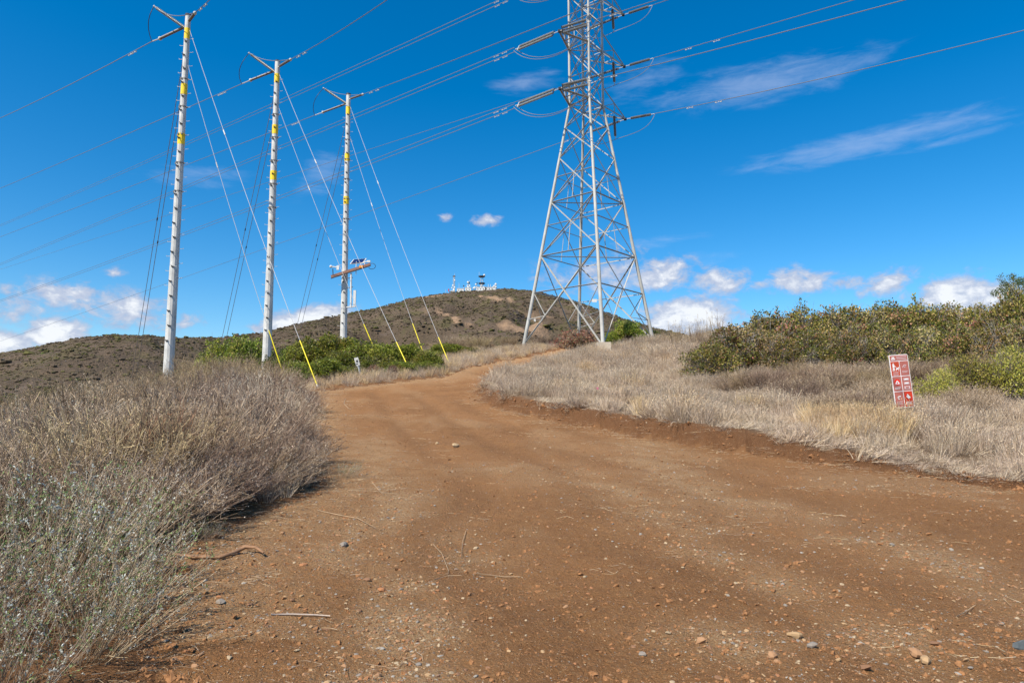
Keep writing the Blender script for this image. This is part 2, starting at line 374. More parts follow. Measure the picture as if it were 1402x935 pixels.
def dirt_mat(name, road=True):
    m, t, b = newmat(name); g = t.node('ShaderNodeTexCoord').outputs['Object']
    gr = t.node('ShaderNodeAttribute', attribute_name='gravel').outputs['Fac']
    nb = t.noise(g, .45, 5, .6); nm = t.noise(g, 3.0, 6, .62); nf = t.noise(g, 38, 6, .7); nvf = t.noise(g, 160, 3, .6)
    if road:
        c = t.mix(t.rng(nb, .32, .68), (.255, .118, .043), (.375, .180, .070))
        c = t.mix(t.rng(nm, .35, .72, 0, .75), c, (.36, .18, .070))
        c = t.mix(t.rng(nf, .5, .78, 0, .55), c, (.13, .058, .024))
        c = t.mix(t.math('MULTIPLY', gr, t.rng(nf, .36, .56)), c, (.47, .30, .155))
    else:
        so_ = t.node('ShaderNodeAttribute', attribute_name='soil').outputs['Fac']
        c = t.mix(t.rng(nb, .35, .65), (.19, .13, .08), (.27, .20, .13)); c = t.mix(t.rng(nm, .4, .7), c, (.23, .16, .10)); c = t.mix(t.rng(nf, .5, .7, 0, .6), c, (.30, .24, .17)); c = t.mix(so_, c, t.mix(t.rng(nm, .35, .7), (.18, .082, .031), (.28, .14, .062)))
    tk = t.node('ShaderNodeAttribute', attribute_name='track').outputs['Fac']
    c = t.mix(t.math('MULTIPLY', tk, .22), c, (.15, .068, .027))
    nd = t.noise(g, 12, 7, .75); c = t.mix(t.rng(nd, .52, .72, 0, .5), c, (.40, .225, .108) if road else (.30, .2, .12)); c = t.mix(t.rng(nd, .44, .30, 0, .5), c, (.13, .060, .025))
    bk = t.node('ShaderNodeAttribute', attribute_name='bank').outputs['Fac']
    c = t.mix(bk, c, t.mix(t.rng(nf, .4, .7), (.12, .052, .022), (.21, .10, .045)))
    # embedded grit: voronoi chips
    vo = t.node('ShaderNodeTexVoronoi', feature='F1', inp={'Vector': g, 'Scale': 34.0, 'Randomness': 1.0})
    vc = t.node('ShaderNodeSeparateColor', inp={0: vo.outputs['Color']})
    chip = t.math('MULTIPLY', t.rng(vo.outputs['Distance'], .36, .26), t.math('GREATER_THAN', vc.outputs[0], .62 if road else .9))
    chip = t.math('MULTIPLY', chip, t.rng(gr, 0, 1, .42, 1.0))
    cc = t.ramp(vc.outputs[1], [(0, (.36, .20, .09)), (.35, (.42, .29, .15)), (.6, (.32, .14, .05)), (.8, (.24, .22, .19)), (1, (.44, .34, .21))])
    vo2 = t.node('ShaderNodeTexVoronoi', feature='F1', inp={'Vector': g, 'Scale': 85.0}); vc2 = t.node('ShaderNodeSeparateColor', inp={0: vo2.outputs['Color']})
    chip2 = t.math('MULTIPLY', t.rng(vo2.outputs['Distance'], .38, .3), t.math('GREATER_THAN', vc2.outputs[0], .66))
    c = t.mix(t.math('MULTIPLY', chip2, .75), c, t.ramp(vc2.outputs[1], [(0, (.33, .19, .09)), (1, (.40, .28, .16))]))
    c = t.mix(t.math('MULTIPLY', chip, .9), c, cc)
    t.l.new(c, b.inputs['Base Color']); b.inputs['Roughness'].default_value = .92; b.inputs['Specular IOR Level'].default_value = .15
    hgt = t.math('ADD', t.math('ADD', t.math('MULTIPLY', nf, .052), t.math('MULTIPLY', nm, .05)), t.math('ADD', t.math('MULTIPLY', nvf, .014), t.math('MULTIPLY', chip, .010)))
    bn = t.node('ShaderNodeBump', inp={'Strength': 1.0, 'Distance': 1.25, 'Height': hgt}); t.l.new(bn.outputs[0], b.inputs['Normal'])
    return m
M['road'] = dirt_mat('brown_dirt_track'); M['ground'] = dirt_mat('dry_litter_ground', False)
def hill_mat():
    m, t, b = newmat('chaparral_hillside'); g = t.node('ShaderNodeTexCoord').outputs['Object']
    n1 = t.noise(g, .012, 5, .6); n2 = t.noise(g, .05, 6, .65); n3 = t.noise(g, .3, 5, .7)
    c = t.mix(t.rng(n1, .38, .62), (.092, .068, .045), (.138, .100, .070)); c = t.mix(t.rng(n2, 0.50, .64, 0, .7), c, (.095, .088, .036)); c = t.mix(t.rng(t.noise(g, .021, 7, .7), .56, .66, 0, .8), c, (.15, .115, .095)); c = t.mix(t.rng(t.noise(g, .05, 6, .72), .64, .71, 0, .7), c, (.22, .145, .09))
    c = t.mix(t.rng(n3, .55, .72, 0, .6), c, (.21, .145, .09)); c = t.mix(t.rng(n3, .42, .30, 0, .5), c, (.068, .054, .033))
    s = t.node('ShaderNodeAttribute', attribute_name='scar').outputs['Fac']
    c = t.mix(t.math('MULTIPLY', s, t.rng(n3, .3, .6, .5, 1)), c, (.36, .235, .145)); t.l.new(c, b.inputs['Base Color']); b.inputs['Roughness'].default_value = .95; b.inputs['Specular IOR Level'].default_value = .1
    bn = t.node('ShaderNodeBump', inp={'Strength': 1.0, 'Distance': 3.0, 'Height': n3}); t.l.new(bn.outputs[0], b.inputs['Normal']); return m
M['hill'] = hill_mat()
def stone_mat():
    m, t, b = newmat('field_stone'); oi = t.node('ShaderNodeObjectInfo'); g = t.node('ShaderNodeTexCoord').outputs['Object']
    c = t.ramp(oi.outputs['Random'], [(0, (.35, .19, .09)), (.2, (.40, .26, .13)), (.38, (.34, .14, .05)), (.52, (.21, .105, .05)), (.66, (.40, .31, .19)), (.8, (.21, .20, .175)), (.92, (.31, .30, .26)), (1, (.45, .39, .28))], 'CONSTANT')
    c = t.mix(t.rng(t.noise(g, 3, 5), .3, .7, 0, .45), c, (.24, .13, .07)); t.l.new(c, b.inputs['Base Color']); b.inputs['Roughness'].default_value = .85; return m
M['stone'] = stone_mat()
M['tanstone'] = simple('tan_slab_rock', (.44, .31, .17), .85, 0, .2, 5, .01)
M['darkstone'] = simple('dark_blue_grey_rock', (.10, .115, .12), .7, 0, .4, 6, .01)
def scrub_mat():
    m, t, b = newmat('distant_scrub'); oi = t.node('ShaderNodeObjectInfo')
    n = t.noise(oi.outputs['Location'], .022, 4); k = t.math('ADD', t.math('MULTIPLY', oi.outputs['Random'], .55), t.rng(n, .3, .7, 0, .5))
    c = t.ramp(k, [(0, (.070, .053, .033)), (.3, (.105, .078, .052)), (.55, (.13, .098, .068)), (.74, (.11, .10, .038)), (.9, (.10, .115, .03)), (1, (.06, .10, .02))])
    c = t.mix(t.rng(t.noise(oi.outputs['Location'], .05, 5), .50, .66, 0, .5), c, (.11, .10, .038)); t.l.new(c, b.inputs['Base Color']); b.inputs['Roughness'].default_value = .95; b.inputs['Specular IOR Level'].default_value = .1; return m
M['scrub'] = scrub_mat()

# ------------------------------------------------------------------ ground sheet (track, ground, hills share one grid)
def build_ground():
    rr = [1.2]
    while rr[-1] < 9000: rr.append(rr[-1] * (1.0105 if rr[-1] < 14 else 1.0135 if rr[-1] < 75 else 1.02 if rr[-1] < 1100 else 1.06))
    rr = np.array([0.4, .8] + rr)
    front = np.arange(-44, 44.01, .19); side = np.concatenate([np.arange(46, 180, 4.0)])
    an = np.radians(np.concatenate([-side[::-1], front, side])); na, nr = len(an), len(rr)
    A, RR = np.meshgrid(an, rr); x = RR * np.sin(A); y = RR * np.cos(A)
    xf, yf = x.ravel(), y.ravel(); z = Hxy(xf, yf)
    V = np.stack([xf, yf, z], 1)
    i, j = np.meshgrid(np.arange(nr - 1), np.arange(na), indexing='ij'); j2 = (j + 1) % na
    Fq = np.stack([i * na + j, i * na + j2, (i + 1) * na + j2, (i + 1) * na + j], -1).reshape(-1, 4)[:, ::-1]
    c = V[Fq].mean(1); rc = np.hypot(c[:, 0], c[:, 1]); sd_ = road_sd(c[:, 0], c[:, 1])
    far = rc > 74; road = (sd_ < 0) & ~far
    out = []
    def sub(mask, name, mat, kindlab, attr):
        f = Fq[mask]; u, inv = np.unique(f, return_inverse=True); o = mkmesh(name, V[u], inv.reshape(f.shape), mat, smooth=True)
        tag(o, kindlab, None, None, 'structure')
        for an_, fn in attr.items():
            at = o.data.attributes.new(an_, 'FLOAT', 'POINT'); at.data.foreach_set('value', fn(V[u]).astype(np.float32))
        return o
    grv = lambda v: gravel_amt(v[:, 0], v[:, 1])
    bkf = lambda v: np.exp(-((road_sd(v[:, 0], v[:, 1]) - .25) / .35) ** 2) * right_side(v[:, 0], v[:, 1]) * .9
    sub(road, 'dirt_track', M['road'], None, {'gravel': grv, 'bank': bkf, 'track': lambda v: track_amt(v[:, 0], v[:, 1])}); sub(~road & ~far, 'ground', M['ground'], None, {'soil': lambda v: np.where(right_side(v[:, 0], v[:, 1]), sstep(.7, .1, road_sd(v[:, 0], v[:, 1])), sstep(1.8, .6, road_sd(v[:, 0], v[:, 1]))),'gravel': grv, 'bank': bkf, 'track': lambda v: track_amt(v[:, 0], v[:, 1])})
    trails = [[(655,404),(680,408),(700,412)],[(700,424),(735,436),(790,444)],[(560,410),(590,406),(625,402)],[(690,446),(715,452),(740,454)],[(600,427),(625,434),(640,440)]]
    tp = []
    for tr in trails:
        tp.append([tuple(hit(a, b, 100)[:2]) for a, b in tr])
    def scar(v):
        s = np.zeros(len(v))
        m_ = (v[:, 1] > 150) & (np.abs(v[:, 0]) < v[:, 1])
        xx, yy = v[m_, 0], v[m_, 1]; ss = np.zeros(m_.sum())
        for k, t_ in enumerate(tp): ss = np.maximum(ss, sstep(9 if k == 3 else 4.5, 2, dist_poly(xx + 3 * fbm(xx / 20, yy / 20, 2, 1), yy, t_)))
        s[m_] = ss; big = fbm(v[:, 0] / 38, v[:, 1] / 38, 4, 77); return np.maximum(s, sstep(.50, .62, big) * .5)
    global SCARFN; SCARFN = scar
    sub(far, 'hills', M['hill'], None, {'scar': scar})
BANDS = [[pxy(540, 930, 3.9), pxy(560, 860, 4.7), pxy(600, 770, 6.3), pxy(560, 690, 9), pxy(500, 640, 12.5), pxy(490, 600, 17)],
         [pxy(870, 610, 17), pxy(960, 680, 9.8), pxy(1090, 700, 8.9), pxy(1402, 790, 5.6)], [pxy(450, 760, 6.4), pxy(470, 690, 9), pxy(440, 640, 12.5)],
         [pxy(1000, 880, 4.4), pxy(1300, 860, 4.6), pxy(1402, 850, 4.7)], [pxy(640, 640, 12.6), pxy(760, 640, 12.6), pxy(900, 690, 9.2), pxy(1050, 790, 5.8)]]
def gravel_amt(x, y):
    g = sstep(-.05, .35, fbm(x * .55, y * .30, 4, 61)) * .55
    for i, b in enumerate(BANDS): g = np.maximum(g, np.exp(-(dist_poly(x, y, b) / (.22 + .05 * np.asarray(y)) ) ** 2) * (.9 if i < 2 else .7) * (.55 + .9 * sstep(-.3, .3, fbm(x * 1.6, y * 1.6, 3, 66))))
    d = dist_poly(x, y, LEFT_EDGE); g = np.maximum(g, .8 * sstep(1.7, .2, d) * (np.asarray(y) > 4.5))
    return np.clip(g * (1 - .75 * track_amt(x, y)), 0, 1)
def track_amt(x, y):
    d = dist_poly(x, y, LEFT_EDGE) + .25 * fbm(x * .25, y * .25, 2, 81); k = 0
    for c_, a_ in ((2.3, 1), (4.0, .9), (5.3, .8), (7.0, .7)): k = k + a_ * np.exp(-((d - c_) / .33) ** 2)
    return np.clip(k * sstep(-.5, .1, fbm(x * .3, y * .3, 2, 82)) * (road_sd(x, y) < 0), 0, 1)
build_ground()

# ------------------------------------------------------------------ numpy plant parts
def unit(v): return v / (np.linalg.norm(v, axis=-1, keepdims=True) + 1e-9)
def np_tubes(paths, rad, cols, sides=3):
    """paths (N,K,3) rad (N,K) cols (N,K,3)"""
    N, K, _ = paths.shape; t = unit(paths[:, -1] - paths[:, 0]); r_ = rng.normal(size=(N, 3)); a = unit(np.cross(t, r_)); b = np.cross(t, a)
    if sides == 2: offs = [a, -a]
    else: offs = [a * math.cos(2 * math.pi * k / sides) + b * math.sin(2 * math.pi * k / sides) for k in range(sides)]
    o = np.stack(offs, 1)  # N,s,3
    v = paths[:, :, None, :] + o[:, None] * rad[:, :, None, None]
    idx = np.arange(N * K * sides).reshape(N, K, sides); fs = []
    for k in range(sides if sides > 2 else 1):
        k2 = (k + 1) % sides; fs.append(np.stack([idx[:, :-1, k], idx[:, :-1, k2], idx[:, 1:, k2], idx[:, 1:, k]], -1).reshape(-1, 4))
    c = np.repeat(cols[:, :, None, :], sides, 2)
    return v.reshape(-1, 3), np.concatenate(fs), c.reshape(-1, 3)
def np_leaves(cen, dirn, ln, wd_, cols, fold=.25):
    N = len(cen); d = unit(dirn); s = unit(np.cross(d, rng.normal(size=(N, 3)))); n = np.cross(d, s)
    ln = ln[:, None]; wd_ = wd_[:, None]
    v = np.stack([cen, cen + d * ln * .5 + s * wd_ * .5 + n * wd_ * fold, cen + d * ln, cen + d * ln * .5 - s * wd_ * .5 + n * wd_ * fold], 1)
    f = np.arange(N * 4).reshape(N, 4); return v.reshape(-1, 3), f, np.repeat(cols[:, None], 4, 1).reshape(-1, 3)
def merge(parts):
    V, Fc, Cc, o = [], [], [], 0
    for v, f, c in parts: V.append(v); Fc.append(f + o); Cc.append(c); o += len(v)
    return np.concatenate(V), np.concatenate(Fc), np.concatenate(Cc)
def pick(pal, n, wts=None):
    pal = np.array(pal, float); wts = None if wts is None else np.array(wts) / sum(wts)
    return pal[rng.choice(len(pal), n, p=wts)] * rng.uniform(.8, 1.2, (n, 1))
HIDE = bpy.data.collections.new('scatter_sources')      # not linked to the scene: only feeds the scatters
def template(name, v, f, c, mat):
    o = mkmesh(name, v, f, mat, cols=c); C.objects.unlink(o); return o
TAN = [(.42, .34, .25), (.36, .285, .20), (.46, .39, .31), (.33, .27, .20), (.40, .36, .31)]
def stems(n, hgt, spread, base_r, K=5, lean=(0, 0), droop=.3, bow=.35):
    th = rng.uniform(0, 2 * np.pi, n); q = np.sqrt(rng.uniform(0, 1, n)); out = np.stack([np.cos(th), np.sin(th), 0 * th], 1)
    b = out * (q * base_r)[:, None]; L = hgt * rng.uniform(.62, 1.05, n); tilt = spread * q * rng.uniform(.6, 1.2, n)
    d0 = out * np.sin(tilt)[:, None] + np.array([0, 0, 1]) * np.cos(tilt)[:, None] + np.array([lean[0], lean[1], 0]) + rng.normal(0, .10, (n, 3))
    d0 = unit(d0); up = np.array([0, 0, 1.0]); s = np.linspace(0, 1, K)[None, :, None]
    bend = rng.normal(0, .12, (n, 3)) + up * bow * np.sin(tilt)[:, None] - up * droop * .3
    p = b[:, None] + d0[:, None] * (L[:, None, None] * s) + bend[:, None] * L[:, None, None] * s ** 2 * .5
    return p, L
def side(paths, m, lmin, lmax, tmin=.35, K=3, up=.4, rand=.55):
    N, Kp, _ = paths.shape; i = rng.integers(0, N, m); t = rng.uniform(tmin, .98, m) * (Kp - 1); k = np.minimum(t.astype(int), Kp - 2); f = (t - k)[:, None]
    p0 = paths[i, k] * (1 - f) + paths[i, k + 1] * f; d = unit(paths[i, k + 1] - paths[i, k]); d = unit(d + rng.normal(0, rand, (m, 3)) + np.array([0, 0, up])); L = rng.uniform(lmin, lmax, m)
    s = np.linspace(0, 1, K)[None, :, None]; bend = rng.normal(0, .25, (m, 3)) + np.array([0, 0, .15])
    return p0[:, None] + (d[:, None] * s + bend[:, None] * s ** 2 * .4) * L[:, None, None]
def radii(N, K, r0, r1): return np.linspace(r0, r1, K)[None].repeat(N, 0) * rng.uniform(.75, 1.25, (N, 1))
def grad(c0, c1, K): s = np.linspace(0, 1, K)[None, :, None]; return c0[:, None] * (1 - s) + c1[:, None] * s

def twiggy_shrub(hgt=1.5, n=150, tw=1500, sub=3400, spread=.75, pal0=None, pal1=None, tips=2600, tipcol=None, lean=(0, 0), base_r=.3, fine=1.0):
    pal0 = pal0 or [(.16, .105, .07), (.21, .14, .095), (.26, .19, .14)]; pal1 = pal1 or [(.33, .27, .21), (.27, .21, .16), (.40, .34, .27), (.30, .23, .15)]
    p, L = stems(n, hgt, spread, base_r, 6, lean); parts = [np_tubes(p, radii(n, 6, .0055 * fine, .0018 * fine), grad(pick(pal0, n), pick(pal1, n), 6), 3)]
    q = side(p, tw, .14 * hgt, .34 * hgt, .25, 4); parts.append(np_tubes(q, radii(tw, 4, .0026 * fine, .0011 * fine), grad(pick(pal0, tw) * 1.2, pick(pal1, tw), 4), 3))
    q2 = side(q, sub, .05, .16, .2, 3, .3, .8); parts.append(np_tubes(q2, radii(sub, 3, .0017 * fine, .0009 * fine), grad(pick(pal1, sub), pick(pal1, sub), 3), 2))
    if tips:
        i = rng.integers(0, sub, tips); e = q2[i, -1] + rng.normal(0, .012, (tips, 3)); parts.append(np_leaves(e, rng.normal(size=(tips, 3)) + [0, 0, .5], rng.uniform(.008, .02, tips) * fine, rng.uniform(.005, .010, tips) * fine, pick(tipcol or pal1, tips)))
    return merge(parts)
def sage_shrub(hgt=1.0, n=110, lean=(.25, -.1), seed=0):
    pal0 = [(.16, .10, .06), (.24, .16, .10), (.32, .23, .15)]; pal1 = [(.36, .27, .19), (.50, .41, .31), (.28, .20, .13)]
    p, L = stems(n, hgt, 1.0, .3, 6, lean, .2, .5); parts = [np_tubes(p, radii(n, 6, .0045, .002), grad(pick(pal0, n), pick(pal1, n), 6), 3)]
    tw = 330; q = side(p, tw, .10, .32, .3, 4, .45, .5); parts.append(np_tubes(q, radii(tw, 4, .0028, .0016), grad(pick(pal0, tw), pick(pal1, tw), 4), 3))
    a = parts and merge(parts)
    lv = []
    m = 2000; i = rng.integers(0, tw, m); t = rng.beta(3, 1.2, m) * 3; k = np.minimum(t.astype(int), 2); f = (t - k)[:, None]; c = q[i, k] * (1 - f) + q[i, k + 1] * f
    green = rng.uniform(0, 1, tw)[i] < .5
    col = np.where(green[:, None], pick([(.20, .29, .10), (.28, .37, .16), (.15, .20, .06)], m), pick([(.44, .45, .39), (.60, .62, .56), (.32, .33, .27)], m))
    d = unit(q[i, -1] - q[i, 0]) + rng.normal(0, .7, (m, 3)); lv.append(np_leaves(c, d, rng.uniform(.018, .040, m), rng.uniform(.009, .017, m), col))
    return a, merge(lv)
def leafy_bush(Rx=1.3, hgt=2.2, nl=9000, pal=None, wts=None, ls=(.05, .095), clumps=26, low=.05, twigpal=None, tw=1200, open_=.0):
    th = rng.uniform(0, 2 * np.pi, clumps); ph = np.arcsin(rng.uniform(.0, 1, clumps)); rad_ = rng.uniform(.55, .92, clumps)
    cc = np.stack([np.cos(th) * np.cos(ph) * Rx * rad_, np.sin(th) * np.cos(ph) * Rx * rad_, low * hgt + np.sin(ph) * hgt * .84 * rad_ + .12 * hgt], 1)
    cc[0] = (0, 0, hgt * .80); cc[1] = (.3 * Rx, -.2 * Rx, hgt * .74); cc[2] = (-.35 * Rx, .2 * Rx, hgt * .72)
    cr = rng.uniform(.20, .40, clumps) * Rx
    # limbs and twigs
    nb = clumps; s = np.linspace(0, 1, 5)[None, :, None]; b0 = np.concatenate([rng.normal(0, .09 * Rx, (nb, 2)), np.zeros((nb, 1))], 1)
    path = b0[:, None] * (1 - s) + cc[:, None] * s; path[:, :, 2] += (np.sin(s[..., 0] * np.pi) * .1 * hgt)
    gp = twigpal or [(.20, .16, .13), (.28, .23, .19), (.15, .12, .09)]
    br = merge([np_tubes(path, radii(nb, 5, .028, .009), grad(pick(gp, nb), pick(gp, nb), 5), 5)])
    q = side(path, tw, .2 * Rx, .5 * Rx, .3, 4, .3, .9); br2 = np_tubes(q, radii(tw, 4, .007, .003), grad(pick(gp, tw), pick(gp, tw) * 1.2, 4), 3); br = merge([br, br2])
    i = rng.choice(clumps, nl, p=cr ** 2 / (cr ** 2).sum()); d = unit(rng.normal(size=(nl, 3))); k = rng.uniform(.45, 1.08, nl) ** .6
    c = cc[i] + d * (cr[i] * k)[:, None] * np.array([1, 1, .85]) + rng.normal(0, .03, (nl, 3)); c[:, 2] = np.maximum(c[:, 2], .03 + rng.uniform(0, .2, nl))
    gcol = pick(pal, clumps, wts)[i]; col = np.where(rng.uniform(size=(nl, 1)) < .45, gcol * rng.uniform(.8, 1.2, (nl, 1)), pick(pal, nl, wts))
    lv = np_leaves(c, d * .5 + rng.normal(0, .7, (nl, 3)), rng.uniform(*ls, nl), rng.uniform(*ls, nl) * .62, col, .2)
    # outlying sprigs that break the outline
    ns = 46; j = rng.integers(0, clumps, ns); dd = unit(rng.normal(size=(ns, 3)) + [0, 0, .9]); o = cc[j] + dd * cr[j][:, None] * .8; Ls = rng.uniform(.10, .26, ns) * Rx * .8
    sp = o[:, None] + dd[:, None] * Ls[:, None, None] * np.linspace(0, 1, 4)[None, :, None]; br = merge([br, np_tubes(sp, radii(ns, 4, .006, .003), grad(pick(gp, ns), pick(gp, ns), 4), 3)])
    m = ns * 16; kk = rng.integers(0, ns, m); tt = rng.uniform(.15, 1.05, m)[:, None]; cs = o[kk] + dd[kk] * Ls[kk][:, None] * tt + rng.normal(0, .035, (m, 3))
    lv = merge([lv, np_leaves(cs, dd[kk] + rng.normal(0, .6, (m, 3)), rng.uniform(*ls, m), rng.uniform(*ls, m) * .5, pick(pal, m, wts), .2)])
    return br, lv, float(np.percentile(lv[0][:, 2], 98.5))
def grass_clump(n, hgt, spread, lean=(0, 0), rad=.14, K=4, wdt=.0035, pal=TAN, bow=0.0, heads=True):
    p, L = stems(n, hgt, spread, rad, K, lean, .5, bow); c0 = pick(pal, n); parts = [np_tubes(p, radii(n, K, wdt, wdt * .35), grad(c0 * .9, c0, K), 2)]
    if heads:
        m = n; e = p[rng.integers(0, n, m), -1]; parts.append(np_leaves(e + rng.normal(0, .012, (m, 3)), rng.normal(size=(m, 3)) + [0, 0, 1], rng.uniform(.02, .045, m), rng.uniform(.006, .012, m), pick(pal, m)))
    return merge(parts)

# ------------------------------------------------------------------ geometry-node scatter (only for uncountable stuff)
def scatter(name, sources, pts, rot, scl, idx, label, cat):
    col = bpy.data.collections.new(name + '_kinds')
    for k, s_ in enumerate(sources): s_.name = '%s_%02d' % (name, k); col.objects.link(s_)
    me = bpy.data.meshes.new(name); me.vertices.add(len(pts)); me.vertices.foreach_set('co', np.asarray(pts, np.float32).ravel())
    a = me.attributes.new('rot', 'FLOAT_VECTOR', 'POINT'); a.data.foreach_set('vector', np.asarray(rot, np.float32).ravel())
    a = me.attributes.new('scl', 'FLOAT_VECTOR', 'POINT'); a.data.foreach_set('vector', np.asarray(scl, np.float32).ravel())
    a = me.attributes.new('idx', 'INT', 'POINT'); a.data.foreach_set('value', np.asarray(idx, np.int32))
    o = bpy.data.objects.new(name, me); C.objects.link(o)
    ng = bpy.data.node_groups.new(name, 'GeometryNodeTree'); ng.interface.new_socket('Geometry', in_out='INPUT', socket_type='NodeSocketGeometry'); ng.interface.new_socket('Geometry', in_out='OUTPUT', socket_type='NodeSocketGeometry')
    n = ng.nodes; l = ng.links; gi = n.new('NodeGroupInput'); go = n.new('NodeGroupOutput'); ci = n.new('GeometryNodeCollectionInfo'); ci.inputs[0].default_value = col; ci.inputs[1].default_value = True; ci.inputs[2].default_value = True
    ip = n.new('GeometryNodeInstanceOnPoints'); ip.inputs['Pick Instance'].default_value = True
    def na(nm, ty): q = n.new('GeometryNodeInputNamedAttribute'); q.data_type = ty; q.inputs[0].default_value = nm; return q.outputs[0]
    l.new(gi.outputs[0], ip.inputs['Points']); l.new(ci.outputs[0], ip.inputs['Instance']); l.new(na('idx', 'INT'), ip.inputs['Instance Index'])
    er = n.new('FunctionNodeEulerToRotation'); l.new(na('rot', 'FLOAT_VECTOR'), er.inputs[0]); l.new(er.outputs[0], ip.inputs['Rotation']); l.new(na('scl', 'FLOAT_VECTOR'), ip.inputs['Scale']); l.new(ip.outputs[0], go.inputs[0])
    md = o.modifiers.new('scatter', 'NODES'); md.node_group = ng
    return tag(o, label, cat, None, 'stuff')
def vis(x, y, m=60):
    """roughly inside the view, with a margin"""
    return (y > 1.5) & (np.abs(x) < .75 * y + 1.5 + m * y / 935)

# ================================================================== STEEL MONOPOLES
DL = Vector((-.78, .626, 0)).normalized(); DR = Vector((.6, -.8, 0)); DT_R = Vector((.76, -.65, 0)).normalized()
def in_plane(S0, d, px, py):
    """point on the vertical plane through S0 along d that is seen at (px,py)"""
    a = (px - W / 2) / F; b = (HH / 2 - py) / F; ray = Vector((a, CP - b * SP, SP + b * CP)); n = Vector((d.y, -d.x, 0))
    k = n.dot(Vector(S0) - Vector((0, 0, EYE))) / n.dot(ray); return Vector((0, 0, EYE)) + ray * k
def wire_path(S0, d, pixels, send, npt=40):
    S0 = Vector(S0); ss = [0]; zz = [S0.z]
    for px, py in pixels: q = in_plane(S0, d, px, py); ss.append((q - S0).dot(d)); zz.append(q.z)
    ss = np.array(ss); zz = np.array(zz)
    if len(pixels) == 1:
        sl_ = (zz[1] - zz[0]) / ss[1]; sag = .0006; fz = lambda s: zz[0] + (sl_ - sag * ss[1]) * s + sag * s * s
    else:
        A = np.stack([ss, ss ** 2], 1); co_, *_ = np.linalg.lstsq(A, zz - zz[0], rcond=None)
        if co_[1] < 0: co_[1] = 0; co_[0] = (zz[-1] - zz[0]) / ss[-1]
        fz = lambda s: zz[0] + co_[0] * s + co_[1] * s * s
    s = np.linspace(0, send, npt); return [S0 + d * float(k) + Vector((0, 0, float(fz(k)) - S0.z)) for k in s]
def wire_obj(name, pts, rad, mat, label, cat, group=None, dampers=(), offs=(Vector(),)):
    root = empty(name, pts[0]); tag(root, label, cat, group); inv = -Vector(pts[0])
    for of in offs:
        m = MB(); m.tube([p + inv + of for p in pts], rad, 5); m.build('strand', mat, root)
        for dd in dampers:
            L = 0
            for a, b in zip(pts, pts[1:]):
                seg = (b - a).length
                if L + seg > dd:
                    t = (b - a).normalized(); c = a + t * (dd - L) + inv + of - Vector((0, 0, .11)); q = MB(); q.tube([c - t * .22, c + t * .22], .012, 5); q.tube([c - t * .3, c - t * .16], .04, 6); q.tube([c + t * .16, c + t * .3], .04, 6)
                    q.beam(c, c + Vector((0, 0, .12)), .03); q.build('damper', M['steel'], root); break
                L += seg
    return root
def insul(m, a, b, r, n=14, core=.45):
    """ribbed insulator from a to b"""
    a = Vector(a); b = Vector(b); pts = []; rs = []
    for i in range(n):
        for f_, k in ((.05, core), (.35, 1), (.55, 1), (.9, core)): pts.append(a.lerp(b, (i + f_) / n)); rs.append(r * k)
    m.tube(pts, rs, 8)
POLES = [dict(x=230, b=515, t=22, tx=257.5, Y=38.0, rb=.285, rt=.15, bands=(47, 123, 191), which='tallest and nearest'),
         dict(x=364.5, b=505, t=85, tx=380, Y=46.0, rb=.31, rt=.17, bands=(108, 178, 241), which='middle'),
         dict(x=470, b=478, t=130, tx=477, Y=55.0, rb=.29, rt=.18, bands=(152, 216, 275), which='farthest')]
poleinfo = []
